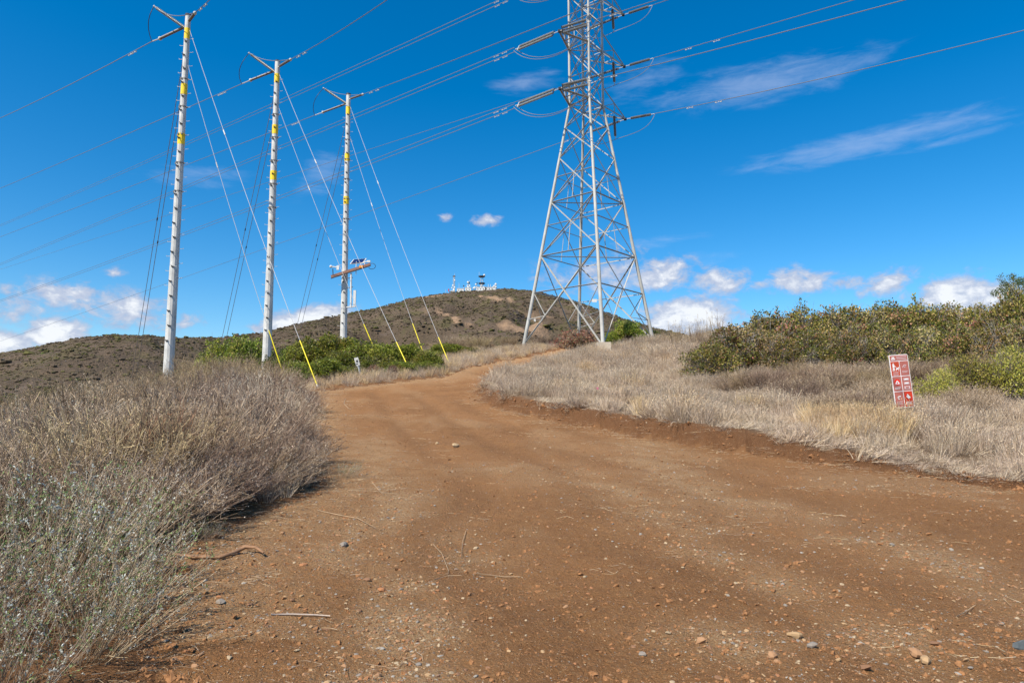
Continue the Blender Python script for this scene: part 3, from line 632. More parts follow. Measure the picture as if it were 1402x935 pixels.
for pi, pd in enumerate(POLES):
    x0 = P(pd['x'], pd['b'], pd['Y']).x; g = h(x0, pd['Y']) - .2
    top = P(pd['tx'], pd['t'], pd['Y']); bx = x0; Hh = top.z - g; tx = top.x - bx
    lab = ['tallest-looking white-grey steel monopole with step pegs, leftmost of the three', 'middle one of the three white-grey steel monopoles with yellow bands', 'rightmost of the three steel monopoles, carrying the small weather station'][pi]
    root = empty('steel_pole', (bx, pd['Y'], g)); tag(root, lab, 'utility pole', 'three steel monopoles left of the track')
    def pt(z, root=root, Hh=Hh, tx=tx): return Vector((tx * z / Hh, 0, z))
    def rad(z, Hh=Hh, pd=pd): return pd['rb'] + (pd['rt'] - pd['rb']) * z / Hh
    zs = [0, Hh * .33, Hh * .331, Hh * .66, Hh * .661, Hh]; m = MB(); m.tube([pt(z) for z in zs], [rad(zs[0]), rad(zs[1]), rad(zs[1]) * .96, rad(zs[3]), rad(zs[3]) * .96, rad(Hh)], 12); m.build('shaft', M['steel'], root)
    MB().tube([pt(Hh + .002), pt(Hh + .08)], rad(Hh) * 1.12, 12).build('cap', M['dark'], root)
    for by in pd['bands']:
        z = P(pd['tx'], by, pd['Y']).z - g; MB().tube([pt(z - .33), pt(z + .33)], rad(z) * 1.025, 12).build('yellow_band', M['band'], root)
    # step pegs: left/right pairs and ones facing the camera
    z = 3.0; k = 0; proto = MB().tube([(0, 0, 0), (.24, 0, 0)], .013, 5).tube([(.22, 0, 0), (.24, 0, .05)], .013, 5).build('step_peg', M['steel'], root)
    pb = MB().box((0, -.03, 0), (.14, .05, .06)).tube([(0, 0, 0), (0, -.22, .02)], .022, 5).build('step_clip', M['dark'], root)
    first = True; firstb = True
    while z < Hh - 1.2:
        for sgn in (-1, 1):
            zz = z + (.42 if sgn > 0 else 0)
            if sgn > 0 and z < Hh * .25: continue
            o = proto if first else proto.copy()
            if not first: C.objects.link(o)
            first = False; o.parent = root; o.location = pt(zz) + Vector((sgn * (rad(zz) - .01), 0, 0)); o.rotation_euler = (0, 0, 0 if sgn > 0 else math.pi)
        o = pb if firstb else pb.copy()
        if not firstb: C.objects.link(o)
        firstb = False; o.parent = root; o.location = pt(z + .2) + Vector((-.05 + .08 * (k % 2), -rad(z) + .02, 0)); z += .84; k += 1
    for j in range(6):   # collars of bolted brackets on the upper shaft
        zc = Hh * (.9 - .075 * j)
        if j: MB().tube([pt(zc - .02), pt(zc + .02)], rad(zc) * 1.03, 12).box(pt(zc) + Vector((rad(zc) * 1.1, 0, 0)), (.12, .06, .07)).box(pt(zc) - Vector((rad(zc) * 1.1, 0, 0)), (.12, .06, .07)).box(pt(zc) + Vector((-.1, -rad(zc), 0)), (.08, .09, .08)).box(pt(zc) + Vector((.1, -rad(zc), 0)), (.08, .09, .08)).build('bracket_collar', M['collar'], root)
    poleinfo.append((root, g, pt, rad, Hh, bx, pd))
WIREPX = [dict(post=(211, 9), in0=(251, 38), in1=(219, 53), wl=[(208, 57), (0, 162)], r0=(263, 27), r1=(270, 17), wr=[(287, 0)], loop=(203, 32)),
          dict(post=(341, 73), in0=(374, 98), in1=(343, 110), wl=[(331, 115), (240, 155), (0, 258)], r0=(385, 89), r1=(399, 81), wr=[(450, 52), (530, 0)], loop=(328, 95)),
          dict(post=(443, 121), in0=(472, 143), in1=(442, 154), wl=[(431, 158), (300, 205), (0, 324.5)], r0=(483, 134), r1=(498, 129), wr=[(560, 106), (780, 20)], loop=(430, 140))]
which = ['tallest-looking left steel pole', 'middle steel pole', 'rightmost steel pole']
for (root, g, pt, rad, Hh, bx, pd), wp, wh in zip(poleinfo, WIREPX, which):
    base = Vector((bx, pd['Y'], g)); A0 = in_plane(base, DL, *wp['in0'])
    # dead-end insulator to the left + jumper post + right insulator
    Sx = base + pt(Hh - .9) + DL * rad(Hh)
    e1 = in_plane(Sx, DL, *wp['in1']); s1 = in_plane(Sx, DL, *wp['in0'])
    io = empty('strain_insulator', Sx); tag(io, 'grey strain insulator pulling left from the ' + wh, 'insulator'); m = MB(); insul(m, s1 - Sx, e1 - Sx, .085, 22, .72); m.build('insulator_rod', M['insul_brown'], io)
    MB().tube([Vector(), s1 - Sx], .04, 6).tube([e1 - Sx, in_plane(Sx, DL, *wp['wl'][0]) - Sx], .035, 6).sphere(e1 - Sx, .12, 8, 6).build('end_fitting', M['steel'], io)
    pp = P(*wp['post'], pd['Y'] + 1.0); pb_ = base + pt(Hh - .75) + DL * rad(Hh)
    jo = empty('jumper_post', pb_); tag(jo, 'dark ribbed jumper post slanting up left from the ' + wh, 'insulator'); m = MB(); insul(m, Vector(), (pp - pb_) * .93, .095, 24, .7); m.build('insulator_rod', M['insul'], jo)
    MB().sphere(pp - pb_, .07, 8, 6).tube([(pp - pb_) * .93, pp - pb_], .03, 6).build('end_fitting', M['steel'], jo)
    w0 = in_plane(Sx, DL, *wp['wl'][0]); lp = P(*wp['loop'], pd['Y'] + 1.2)
    def bez(a, b, c, n=12): return [a * (1 - t) ** 2 + b * 2 * t * (1 - t) + c * t * t for t in [i / n for i in range(n + 1)]]
    ctrl = lp * 2 - (pp + w0) / 2; q = bez(pp, ctrl, w0); 
    wire_obj('jumper_cable', q, .022, M['dark'], 'dark jumper loop bowing left beside the ' + wh, 'cable')
    Sr = base + pt(Hh - .45) + DR * rad(Hh); rr0 = in_plane(Sr, DR, *wp['r0']); rr1 = in_plane(Sr, DR, *wp['r1'])
    rr1 = Sr + DR * 1.9 + Vector((0, 0, -.35)) if wh.startswith('tall') else rr1
    ro = empty('strain_insulator', Sr); tag(ro, 'grey strain insulator pulling towards the viewer from the ' + wh, 'insulator'); m = MB(); dv = (rr1 - Sr); insul(m, dv * .12, dv * .9, .085, 18, .72); m.build('insulator_rod', M['insul_brown'], ro)
    MB().tube([Vector(), dv], .035, 6).sphere(dv * .93, .10, 8, 6).build('end_fitting', M['steel'], ro)
    mid = (pp + rr1) / 2; q = bez(pp, Vector((mid.x, mid.y - .3, base.z + Hh - .75)), rr1); wire_obj('jumper_cable', q, .022, M['wire'], 'pale jumper cable draped over the top of the ' + wh, 'cable')
    pts = wire_path(w0, DL, wp['wl'][1:], 260); wire_obj('power_line', pts, .026, M['wire'], 'single power line falling left from the ' + wh, 'power line', 'overhead lines', (2.6, 3.2))
    if wh.startswith('tall'): pts = wire_path(rr1, DR, [(287, 0)], 60)
    else: pts = wire_path(rr1, DR, wp['wr'], 60)
    wire_obj('power_line', pts, .022, M['wire'], 'single power line rising right over the track from the ' + wh, 'power line', 'overhead lines', (1.4, 2.6))
# guy wires
GUYS = [(0, 42, (435, 530), 32.0, 66), (0, 90, (388, 512), 36.5, 50), (1, 103, (567, 520), 38.0, 66), (1, 147, (519, 492), 43, 50), (2, 147, (618, 505), 46.0, 50), (2, 187, (580, 484), 50.0, 40)]
gl = ['outer guy wire of the leftmost steel pole, its yellow sleeve ending at the track edge', 'inner guy wire of the leftmost steel pole, yellow sleeve sinking into the thicket',
      'outer guy wire of the middle steel pole, long yellow sleeve before green bushes', 'inner guy wire of the middle steel pole, its yellow sleeve dropping into the green bushes',
      'outer guy wire of the rightmost steel pole, sleeve nearest the far bend', 'inner guy wire of the rightmost steel pole, short yellow sleeve behind the bushes']
for (pi, ay, (px, py), Y, mk), lab in zip(GUYS, gl):
    root, g, pt, rad, Hh, bx, pd = poleinfo[pi]; base = Vector((bx, pd['Y'], g)); z = P(pd['tx'], ay, pd['Y']).z - g
    a = base + pt(z) + Vector((rad(z), -.05, 0)); b = P(px, py, Y); gz = h(b.x, b.y); L = (b - a); bottom = b if b.z < gz + .35 else b + L.normalized() * min(2.5, (b.z - gz) / max(.1, -L.normalized().z))
    o = empty('guy_wire', bottom); tag(o, lab, 'guy wire', 'guy wires of the steel poles')
    n = 14; pts = [a.lerp(bottom, i / n) - Vector((0, 0, .35 * 4 * (i / n) * (1 - i / n))) - bottom for i in range(n + 1)]
    MB().tube(pts, .013, 6).build('strand', M['guy'], o)
    u = (a - bottom).normalized(); ml = 2.75 + (b - bottom).length; sag = lambda t: Vector((0, 0, -.35 * 4 * t * (1 - t))); tl = (a - bottom).length
    MB().tube([u * .12, u * ml + sag(1 - ml / tl)], .027, 6).build('yellow_sleeve', M['yellow'], o); MB().tube([-u * .7, u * .12], .022, 5).tube([u * .02, u * .14], .04, 6).build('anchor_rod', M['steel'], o)
    c = a.lerp(bottom, .32) - bottom - Vector((0, 0, .3)); MB().tube([c - u * .18, c + u * .18], .035, 6).build('strain_link', M['steel'], o)
BACK = [(0, 75, (188, 468)), (0, 130, (194, 468)), (1, 130, (304, 462)), (1, 172, (310, 462)), (2, 168, (408, 440)), (2, 200, (414, 440))]
bl = [('long dark back guy of the leftmost steel pole, %s of the pair', 0), ('long dark back guy of the middle steel pole, %s of the pair', 1), ('long dark back guy of the rightmost steel pole, %s of the pair', 2)]
for k, (pi, ay, (px, py)) in enumerate(BACK):
    root, g, pt, rad, Hh, bx, pd = poleinfo[pi]; base = Vector((bx, pd['Y'], g)); z = P(pd['tx'], ay, pd['Y']).z - g; a = base + pt(z) + Vector((-rad(z), .05, 0))
    Y = pd['Y'] + 14; b = P(px, py, Y); gz = h(b.x, b.y); d = (b - a).normalized(); b = b + d * max(0, (b.z - gz) / -d.z)
    o = empty('guy_wire', b); tag(o, bl[pi][0] % ('upper' if k % 2 == 0 else 'lower'), 'guy wire', 'guy wires of the steel poles'); MB().tube([a - b, Vector()], .02, 5).build('strand', M['wire'], o)
    c = (a - b) * .62; MB().tube([c, c * 1.012], .04, 6).build('strain_link', M['dark'], o)

# ---------- weather station on the far pole
root, g, pt, rad, Hh, bx, pd = poleinfo[2]
Yw = 54.3; ws = empty('weather_station', P(480, 370, Yw)); tag(ws, 'weather station with solar panel and anemometer on a rusty boom on the rightmost pole', 'weather station')
wl = lambda px, py, Y=Yw: P(px, py, Y) - ws.location
M_ = MB(); a, b = wl(453.5, 379), wl(507, 362); M_.beam(a, b, .26, .20); M_.build('boom', M['rustbeam'], ws)
MB().beam(a + Vector((0, -.12, -.16)), b + Vector((0, -.12, -.16)), .06).build('boom_flange', M['dark'], ws)
MB().tube([wl(456, 378), wl(455.5, 368)], .035, 6).build('anemometer_mast', M['dark'], ws)
MB().sphere(wl(453, 365), .12, 8, 6).tube([wl(453, 365), wl(461, 366)], .05, 6).box(wl(462.5, 366.5), (.2, .08, .36)).build('anemometer', M['white'], ws)
sp = empty('solar_panel'); sp.parent = ws; sp.location = (0, 0, 0)
c0, c1, c2, c3 = wl(479, 362), wl(484, 356, Yw + .5), wl(502, 354.5, Yw + .5), wl(497, 360.5)
def slab(pts, th, name, mat, par):
    n = (pts[1] - pts[0]).cross(pts[2] - pts[0]).normalized() * th; v = list(pts) + [p + n for p in pts]
    return MB().add(v, [(0, 1, 2, 3), (7, 6, 5, 4), (0, 4, 5, 1), (1, 5, 6, 2), (2, 6, 7, 3), (3, 7, 4, 0)]).build(name, mat, par)
slab([c0, c1, c2, c3], -.05, 'panel_frame', M['white'], sp); ins = lambda p: p + ((c0 + c2) / 2 - p) * .14
slab([ins(p) + Vector((0, -.06, .03)) for p in (c0, c1, c2, c3)], -.02, 'solar_cells', M['panel'], sp)
MB().tube([wl(488, 358), wl(487, 369)], .03, 6).tube([wl(498, 358), wl(501, 366)], .04, 6).build('panel_bracket', M['white'], ws)
MB().box(wl(505, 358), (.25, .15, .15)).tube([wl(494, 361), wl(505, 357.5)], .05, 6).build('junction_box', M['white'], ws); MB().box(wl(495, 365.5) + Vector((0, -.16, 0)), (.3, .05, .22)).build('amber_light', simple('amber', (.7, .28, .03)), ws)
lc = wl(506, 364.5); MB().tube([lc + Vector((.30 * math.cos(t), 0, .24 * math.sin(t))) + Vector((.18, 0, 0)) for t in [i * .55 - 2.6 for i in range(10)]], .022, 5).build('cable_loop', M['dark'], ws)
MB().tube([wl(480.7, 374), wl(480.2, 421)], .075, 8).build('antenna_pipe', M['white'], ws)
MB().box(wl(485.5, 409), (.20, .15, 1.35)).build('antenna_panel', M['white'], ws); MB().tube([wl(487.5, 368), wl(487.3, 376)], .03, 6).build('sensor', M['white'], ws)
for yy in (380, 393): MB().tube([wl(476, yy + 1), wl(483, yy)], .035, 6).build('bracket', M['dark'], ws)
MB().tube([wl(474, 421), wl(487, 419.5)], .05, 6).build('bracket', M['steel'], ws)

# ================================================================== LATTICE TOWER
TC = Vector((6.62, 58.1, 0)); ROT = R(4)
cdir = {'front': (math.sin(ROT), -math.cos(ROT)), 'right': (math.cos(ROT), math.sin(ROT)), 'back': (-math.sin(ROT), math.cos(ROT)), 'left': (-math.cos(ROT), -math.sin(ROT))}
order = ['left', 'front', 'right', 'back']; WA = 29.0
def hd(z): return 1.50 + max(0, (WA - z)) * .193
def cn(k, z): d = cdir[order[k % 4]]; r_ = hd(z); return Vector((TC.x + d[0] * r_, TC.y + d[1] * r_, z))
gl_ = [h(cn(k, 7.5).x, cn(k, 7.5).y) for k in range(4)]
tw = empty('lattice_tower', (TC.x, TC.y, 7.0)); tag(tw, 'tall grey steel lattice pylon with three pairs of cross-arms straddling the knoll', 'pylon'); off = -tw.location
SP_ = 5.15; TOP = WA + 3 * SP_ + 2.0
bpart = []
def mem(a, b, wd_=.10, name='brace'): MB().angle(a + off, b + off, wd_ * .66, .02).build(name, M['tower'], tw)
for k in range(4):
    z0 = gl_[k] + .05; MB().tube([cn(k, z0) + off, cn(k, WA) + off, cn(k, TOP) + off], [.155, .11, .09], 10).build('leg', M['leg'], tw)
    MB().box(cn(k, gl_[k] + (.12 if k == 1 else -.42)) + off, (1.05, 1.05, 1.0)).build('footing', M['concrete'], tw)
lv = [None, 15.3, 20.1, 24.1, 26.9, WA]
for k in range(4):
    k2 = k + 1; za, zb = gl_[k % 4] + .35, gl_[k2 % 4] + .35; z1 = lv[1]
    # bottom panel X with strut at crossing
    mem(cn(k, za), cn(k2, z1), .13); mem(cn(k2, zb), cn(k, z1), .13)
    zc = 12.1; mem(cn(k, zc), cn(k2, zc), .11)
    q = lambda kk, z, kk2, z2, t: cn(kk, z).lerp(cn(kk2, z2), t)
    mem(q(k, za, k2, z1, .30), cn(k, zc), .07); mem(q(k2, zb, k, z1, .30), cn(k2, zc), .07)
    mem(q(k, za, k2, z1, .30), cn(k, 9.8), .07); mem(q(k2, zb, k, z1, .30), cn(k2, 9.8), .07)
    mem(q(k, zc, k2, zc, .5), q(k, za, k2, z1, .22), .07)
    for a_, b_ in zip(lv[1:-1], lv[2:]):
        mem(cn(k, a_), cn(k2, b_), .105); mem(cn(k2, a_), cn(k, b_), .105)
        if b_ <= 24.2:
            fm = hd(a_) / (hd(a_) + hd(b_)); zm = a_ + (b_ - a_) * fm; mem(cn(k, zm), cn(k2, zm), .085); pm = q(k, zm, k2, zm, .5); mem(pm, q(k, a_, k2, a_, .5), .06)
    for z in lv[1:3]: mem(cn(k, z), cn(k2, z), .12)
    mem(cn(k, WA), cn(k2, WA), .11)
    nz = 6 * 3 // 3
    z = WA; j = 0
    while z < TOP - 1:
        zn = z + SP_ / 2; mem(cn(k, z), cn(k2, zn), .085); mem(cn(k2, z), cn(k, zn), .085); mem(cn(k, zn), cn(k2, zn), .08); z = zn; j += 1
for z in lv[1:3]: mem(cn(0, z), cn(2, z), .09); mem(cn(1, z), cn(3, z), .09)
for i in range(3): mem(cn(0, WA + i * SP_), cn(2, WA + i * SP_), .07)
MB().box(cn(1, 10.6) + off + Vector((-.5, -.1, 0)), (.35, .05, .25)).build('number_plate', M['white'], tw)
MB().box(cn(0, 9.6) + off + Vector((.55, -.1, .1)), (.16, .04, .22)).build('number_plate', M['white'], tw)
tipL = [Vector((4.05, 55.25, WA + .2 + i * SP_)) for i in range(3)]; tipR = [Vector((10.55, 60.95, WA + .05 + i * SP_)) for i in range(3)]
for side_, tips, ka, kb in (('L', tipL, 0, 1), ('R', tipR, 2, 3)):
    for i, tp_ in enumerate(tips):
        z = WA + i * SP_; ar = empty('cross_arm'); ar.parent = tw; ar.location = (0, 0, 0)
        for kk in (ka, kb):
            MB().angle(tp_ + off, cn(kk, z) + off, .12, .025).build('chord', M['tower'], ar); MB().angle(tp_ + off, cn(kk, z + 1.75) + off, .10, .025).build('chord', M['tower'], ar)
            p1 = tp_.lerp(cn(kk, z), .5); p2 = tp_.lerp(cn(kk, z + 1.75), .5); MB().angle(p1 + off, p2 + off, .06).build('lacing', M['tower'], ar); MB().angle(p2 + off, cn(kk, z) + off, .06).build('lacing', M['tower'], ar)
        a1, b1 = tp_.lerp(cn(ka, z), .5), tp_.lerp(cn(kb, z), .5); MB().angle(a1 + off, b1 + off, .06).build('lacing', M['tower'], ar); MB().angle(b1 + off, cn(ka, z) + off, .06).build('lacing', M['tower'], ar)
        MB().box(tp_ + off, (.22, .22, .2)).build('tip_plate', M['dark'], ar)
# insulators & conductors
lvl = ['lowest', 'middle', 'topmost']
LW = {0: [(650, 170), (480, 232), (0, 412)], 1: [(650, 94), (480, 160), (0, 362)], 2: [(650, 22), (400, 131), (0, 309)]}
RLW = {0: [(765, 197), (650, 238), (480, 297), (230, 388), (0, 467)], 1: [(650, 103), (480, 170), (0, 369)]}
RRW = {0: [(1000, 135), (1402, 42)], 1: [(1000, 49), (1170, 0)], 2: [(915, 0)]}
LRW = {0: [(1000, 63), (1240, 0)], 1: [(900, 0)], 2: None}
def unit_dir(path): return (path[1] - path[0]).normalized()
def string(S0, d, a, b, double, lab):
    io = empty('insulator_string', S0); tag(io, lab, 'insulator', 'insulator strings of the pylon'); n = Vector((0, 0, 1)).cross(d).normalized(); up = n.cross(d).normalized()
    if double:
        for s in (-1, 1): m = MB(); o_ = up * .19 * s + n * .1 * s; insul(m, d * a + o_, d * b + o_, .115, 24, .35); m.build('string', M['insul_mid' if double == 'dark' else 'glass_insul'], io)
        for q in (a - .08, b + .08): MB().beam(d * q - up * .3 - n * .15, d * q + up * .3 + n * .15, .07).build('yoke_plate', M['dark' if q == a - .08 else 'steel'], io)
        MB().tube([Vector(), d * (a - .08)], .03, 6).tube([d * (b + .08), d * (b + .45)], .035, 6).build('link', M['steel'], io)
    else:
        m = MB(); insul(m, d * a, d * b, .13, 18, .4); m.build('string', M['insul'], io); MB().tube([Vector(), d * a], .03, 6).tube([d * b, d * (b + .35)], .03, 6).build('link', M['steel'], io)
def strand_wire(S0, d, px, send, rad, lab, bundle, dl, s0):
    pts = wire_path(S0, d, px, send, 50); L = 0; out = []
    for a, b in zip(pts, pts[1:]):
        seg = (b - a).length
        if not out and L + seg >= s0: out.append(a.lerp(b, (s0 - L) / seg))
        if out: out.append(b)
        L += seg
    nn = Vector((-d.y, d.x, 0)); off_ = (Vector((0, 0, .17)) + nn * .05, Vector((0, 0, -.17)) - nn * .05) if bundle else (Vector(),)
    wire_obj('power_line', out, rad, M['wire'], lab, 'power line', 'overhead lines', dl, off_); return pts, out[0]
def bez3(a, b, c, e, n=16): return [a * (1 - t) ** 3 + b * 3 * t * (1 - t) ** 2 + c * 3 * t * t * (1 - t) + e * t ** 3 for t in [i / n for i in range(n + 1)]]
DLt = Vector((-.76, .65, 0)).normalized()
for i in range(3):
    S0 = tipL[i]; pts, st = strand_wire(S0, DLt, LW[i], 330, .028, 'twin-strand power line falling left from the %s near cross-arm of the pylon' % lvl[i], True, (1.2, 2.2), 5.0)
    string(S0, unit_dir(pts), .7, 4.5, True, 'double insulator string on the left of the %s near cross-arm' % lvl[i])
    stL = st
    if LRW[i]: pts, st = strand_wire(S0, DT_R, LRW[i], 75, .030, 'thick single power line running right from the %s near cross-arm' % lvl[i], False, (1.5,), 3.9)
    else: pts = [S0, S0 + DT_R * 5 + Vector((0, 0, -.3))]; st = S0 + unit_dir(pts) * 3.8
    string(S0, unit_dir(pts), .4, 2.8, 'dark', 'double insulator string on the right of the %s near cross-arm' % lvl[i])
    for s in (-1, 1):
        o_ = Vector((0, 0, .1 * s)) + Vector((.1 * s, 0, 0)); q = bez3(stL + o_, stL + Vector((1.6, -1.2, -2.4)) + o_, st + Vector((-1.6, 1.2, -2.5)) + o_, st + o_)
        wire_obj('jumper_cable', q, .026, M['wire'], '%s of the two jumper loops hanging under the %s near cross-arm' % ('upper' if s > 0 else 'lower', lvl[i]), 'cable', 'jumper loops of the pylon')
    S0 = tipR[i]
    if i in RLW: pts, st = strand_wire(S0, DLt, RLW[i], 330, .026, 'single power line falling left behind the pylon from its %s far cross-arm' % lvl[i], False, (1.2, 2.4), 4.4)
    else: pts = [S0, S0 + DLt * 5 + Vector((0, 0, .2))]; st = S0 + unit_dir(pts) * 4.3
    string(S0, unit_dir(pts), .6, 4.0, False, 'insulator string on the left of the %s far cross-arm, seen through the lattice' % lvl[i]); stL = st
    pts, st = strand_wire(S0, DT_R, RRW[i], 75, .028, 'single power line running right from the %s far cross-arm' % lvl[i], False, (3.4, 6.0), 3.1)
    string(S0, unit_dir(pts), .6, 2.7, False, 'dark insulator string on the right of the %s far cross-arm' % lvl[i])
    hp = S0.lerp(cn(2, S0.z), .52) - Vector((0, 0, .15)); string(hp, Vector((.04, 0, -1)).normalized(), .2, 2.1, False, 'insulator string hanging straight down below the %s far cross-arm' % lvl[i])
    hb = hp - Vector((-.09, 0, 2.4)); q = bez3(st, st + Vector((-.5, .3, -1.5)), hb + Vector((1.4, -.6, .3)), hb); wire_obj('jumper_cable', q, .024, M['wire'], 'jumper cable curving from the right end to the hanging insulator of the %s far cross-arm' % lvl[i], 'cable', 'jumper loops of the pylon')
    q = bez3(hb, hb + Vector((-1.2, .6, -.3)), stL + Vector((.6, -.4, -1.6)), stL); wire_obj('jumper_cable', q, .024, M['wire'], 'jumper cable from the hanging insulator back to the left end of the %s far cross-arm' % lvl[i], 'cable', 'jumper loops of the pylon')

# ================================================================== SIGNS
def trail_sign():
    c = P(1234.5, 521.5, 17.3); up = (P(1229.5, 486, 17.3) - P(1239.5, 558, 17.3)).normalized(); rt = (P(1243, 485.5, 17.32) - P(1216, 487.5, 17.28)).normalized(); rt = (rt - up * rt.dot(up)).normalized(); nn = rt.cross(up) ; nn = nn if nn.y < 0 else -nn
    Mx = Matrix((rt, -nn, up)).transposed().to_4x4()
    Wd, Ht = .50, 1.34; g = h(c.x, c.y); root = empty('trail_sign', (c.x, c.y, c.z)); root.matrix_world = Matrix.Translation(c) @ Mx
    tag(root, 'leaning red-brown park rules sign with white border and pictograms in the dry grass', 'sign')
    def rr(w_, h_, y0, th, r_=.03, cx=0, cz=0):
        pts = []
        for sx, sz, a0 in ((1, 1, 0), (-1, 1, 90), (-1, -1, 180), (1, -1, 270)):
            for k in range(4): a = R(a0 + 30 * k); pts.append((cx + sx * (w_ / 2 - r_) + r_ * math.cos(a), cz + sz * (h_ / 2 - r_) + r_ * math.sin(a)))
        n = len(pts); v = [(x, y0, z) for x, z in pts] + [(x, y0 - th, z) for x, z in pts]
        return v, [tuple(range(n))[::-1], tuple(range(n, 2 * n))] + [(i, (i + 1) % n, n + (i + 1) % n, n + i) for i in range(n)]
    MB().add(*rr(Wd, Ht, .012, .016, .035)).build('board', M['sign_white'], root)
    def pn(x0, x1, z0, z1, mat, name='panel', par=root, y=-.004, th=.003, r_=.008): return MB().add(*rr(x1 - x0, z1 - z0, y, th, r_, (x0 + x1) / 2, (z0 + z1) / 2)).build(name, M[mat], par)
    X0, X1, Z1, Z0 = -.235, .235, .652, -.652
    hdz = Z1 - .135; hp = pn(X0, X1, hdz, Z1, 'sign_brown', 'header_panel')
    pn(X0 + .03, X0 + .14, hdz + .03, hdz + .055, 'sign_white', 'print', hp, -.0075, .002, .003); pn(X0 + .05, X0 + .12, hdz + .065, hdz + .10, 'sign_white', 'print', hp, -.0075, .002, .003)
    for k in range(3): pn(X0 + .175, X1 - .03, hdz + .022 + k * .036, hdz + .036 + k * .036, 'sign_fade', 'text_line', hp, -.0075, .002, .003)
    rows = [(hdz - .018 - .365, hdz - .018), (hdz - .018 * 2 - .365 - .365, hdz - .036 - .365), (Z0, hdz - .054 - .73)]
    cols_ = [(X0, -.009), (.009, X1)]; mats = [['sign_red', 'sign_brown'], ['sign_brown', 'sign_brown'], ['sign_brown', 'sign_red']]
    for r_i, (za, zb) in enumerate(rows):
        for c_i, (xa, xb) in enumerate(cols_):
            p = pn(xa, xb, za, zb, mats[r_i][c_i]); cx, cz = (xa + xb) / 2, zb - .14
            def disc(cx, cz, r0, mat, y=-.0075, name='disc'): v = [(cx + r0 * math.cos(t), yy, cz + r0 * math.sin(t)) for yy in (y, y - .002) for t in [i * 2 * math.pi / 20 for i in range(20)]]; MB().add(v, [tuple(range(20)), tuple(range(20, 40))[::-1]] + [(i, (i + 1) % 20, 20 + (i + 1) % 20, 20 + i) for i in range(20)]).build(name, M[mat], p)
            def bar(pts, w_, mat='sign_white', y=-.0105, name='pictogram'):
                m = MB()
                for a, b in zip(pts, pts[1:]): m.beam((a[0], y, a[1]), (b[0], y, b[1]), .003, w_) if False else m.box(((a[0] + b[0]) / 2, y, (a[1] + b[1]) / 2), (math.hypot(b[0] - a[0], b[1] - a[1]) + w_ * .3, .002, w_), Matrix.Rotation(-math.atan2(b[1] - a[1], b[0] - a[0]), 3, 'Y'))
                m.build(name, M[mat], p)
            tl = lambda n_, z_, m_='sign_fade': [pn(xa + .035, xb - .035 - .02 * (k % 2), z_ - k * .03 - .012, z_ - k * .03, m_, 'text_line', p, -.0075, .002, .003) for k in range(n_)]
            if (r_i, c_i) == (0, 0):   # walker with a leashed dog
                bar([(cx - .045, cz + .075), (cx - .045, cz + .095)], .028); bar([(cx - .045, cz + .06), (cx - .045, cz - .01)], .05); bar([(cx - .05, cz - .01), (cx - .07, cz - .095)], .022); bar([(cx - .04, cz - .01), (cx - .025, cz - .09)], .022)
                bar([(cx - .03, cz + .05), (cx + .005, cz + .005)], .014); bar([(cx + .005, cz + .005), (cx + .05, cz - .02)], .006); bar([(cx + .02, cz - .045), (cx + .075, cz - .045)], .035); bar([(cx + .07, cz - .03), (cx + .09, cz - .015)], .028)
                bar([(cx + .024, cz - .06), (cx + .02, cz - .095)], .012); bar([(cx + .068, cz - .06), (cx + .075, cz - .095)], .012); tl(4, cz - .125)
            elif (r_i, c_i) == (0, 1): bar([(cx - .05, cz - .02), (cx - .01, cz + .035), (cx + .05, cz + .03)], .02, 'sign_fade'); bar([(cx - .01, cz - .02), (cx + .03, cz)], .014, 'sign_fade'); tl(2, cz - .11)
            elif (r_i, c_i) == (1, 0): disc(cx, cz, .08, 'sign_bright'); bar([(cx - .04, cz - .03), (cx, cz + .03), (cx + .04, cz - .03)], .03, 'sign_white'); bar([(cx - .05, cz - .045), (cx + .05, cz - .045)], .015); tl(2, cz - .13, 'sign_white')
            elif (r_i, c_i) == (1, 1):
                for zz in (.06, -.04): bar([(cx - .06, cz + zz), (cx + .06, cz + zz)], .06, 'sign_fade'); bar([(cx - .035, cz + zz), (cx + .035, cz + zz)], .03, 'sign_white', -.0135)
                bar([(cx - .065, cz - .15), (cx + .065, cz - .15)], .075, 'sign_fade'); bar([(cx - .035, cz - .15), (cx + .035, cz - .15)], .035, 'sign_brown', -.0135)
            elif (r_i, c_i) == (2, 0): bar([(cx - .04, cz - .01), (cx - .02, cz + .02), (cx + .04, cz + .025)], .022, 'sign_white'); bar([(cx - .03, cz - .035), (cx + .005, cz - .045)], .02, 'sign_white'); tl(3, cz - .10)
            else: disc(cx, cz + .01, .105, 'sign_bright'); disc(cx, cz + .01, .078, 'sign_red', -.0105, 'disc'); bar([(cx - .03, cz + .06), (cx + .04, cz - .03)], .026, 'sign_white', -.0135); bar([(cx - .045, cz + .015), (cx + .005, cz - .04)], .034, 'sign_white', -.0140); tl(3, cz - .125, 'sign_white')
    MB().box((0, .045, -.35), (.05, .05, 1.9)).build('post', M['steel'], root)
    for z in (.45, -.45): MB().tube([(0, .02, z), (0, -.010, z)], .012, 8).build('bolt', M['steel'], root)
trail_sign()
c = P(489.8, 497, 36.5); g = h(c.x, c.y); b0 = P(493.5, 520, 36.3); o = empty('marker_post', (b0.x, b0.y, h(b0.x, b0.y) - .1)); tag(o, 'thin leaning marker post with a small white plate in front of the green bushes', 'marker post')
tp_ = P(488, 490, 36.5) - o.location; bt = Vector((.05, 0, 0)); MB().beam(bt, tp_, .10, .03).build('post', M['steel'], o)
cc = P(488.8, 495, 36.4) - o.location; q = (tp_ - bt).normalized(); Mq = Matrix.Rotation(math.atan2(q.x, q.z), 3, 'Y')
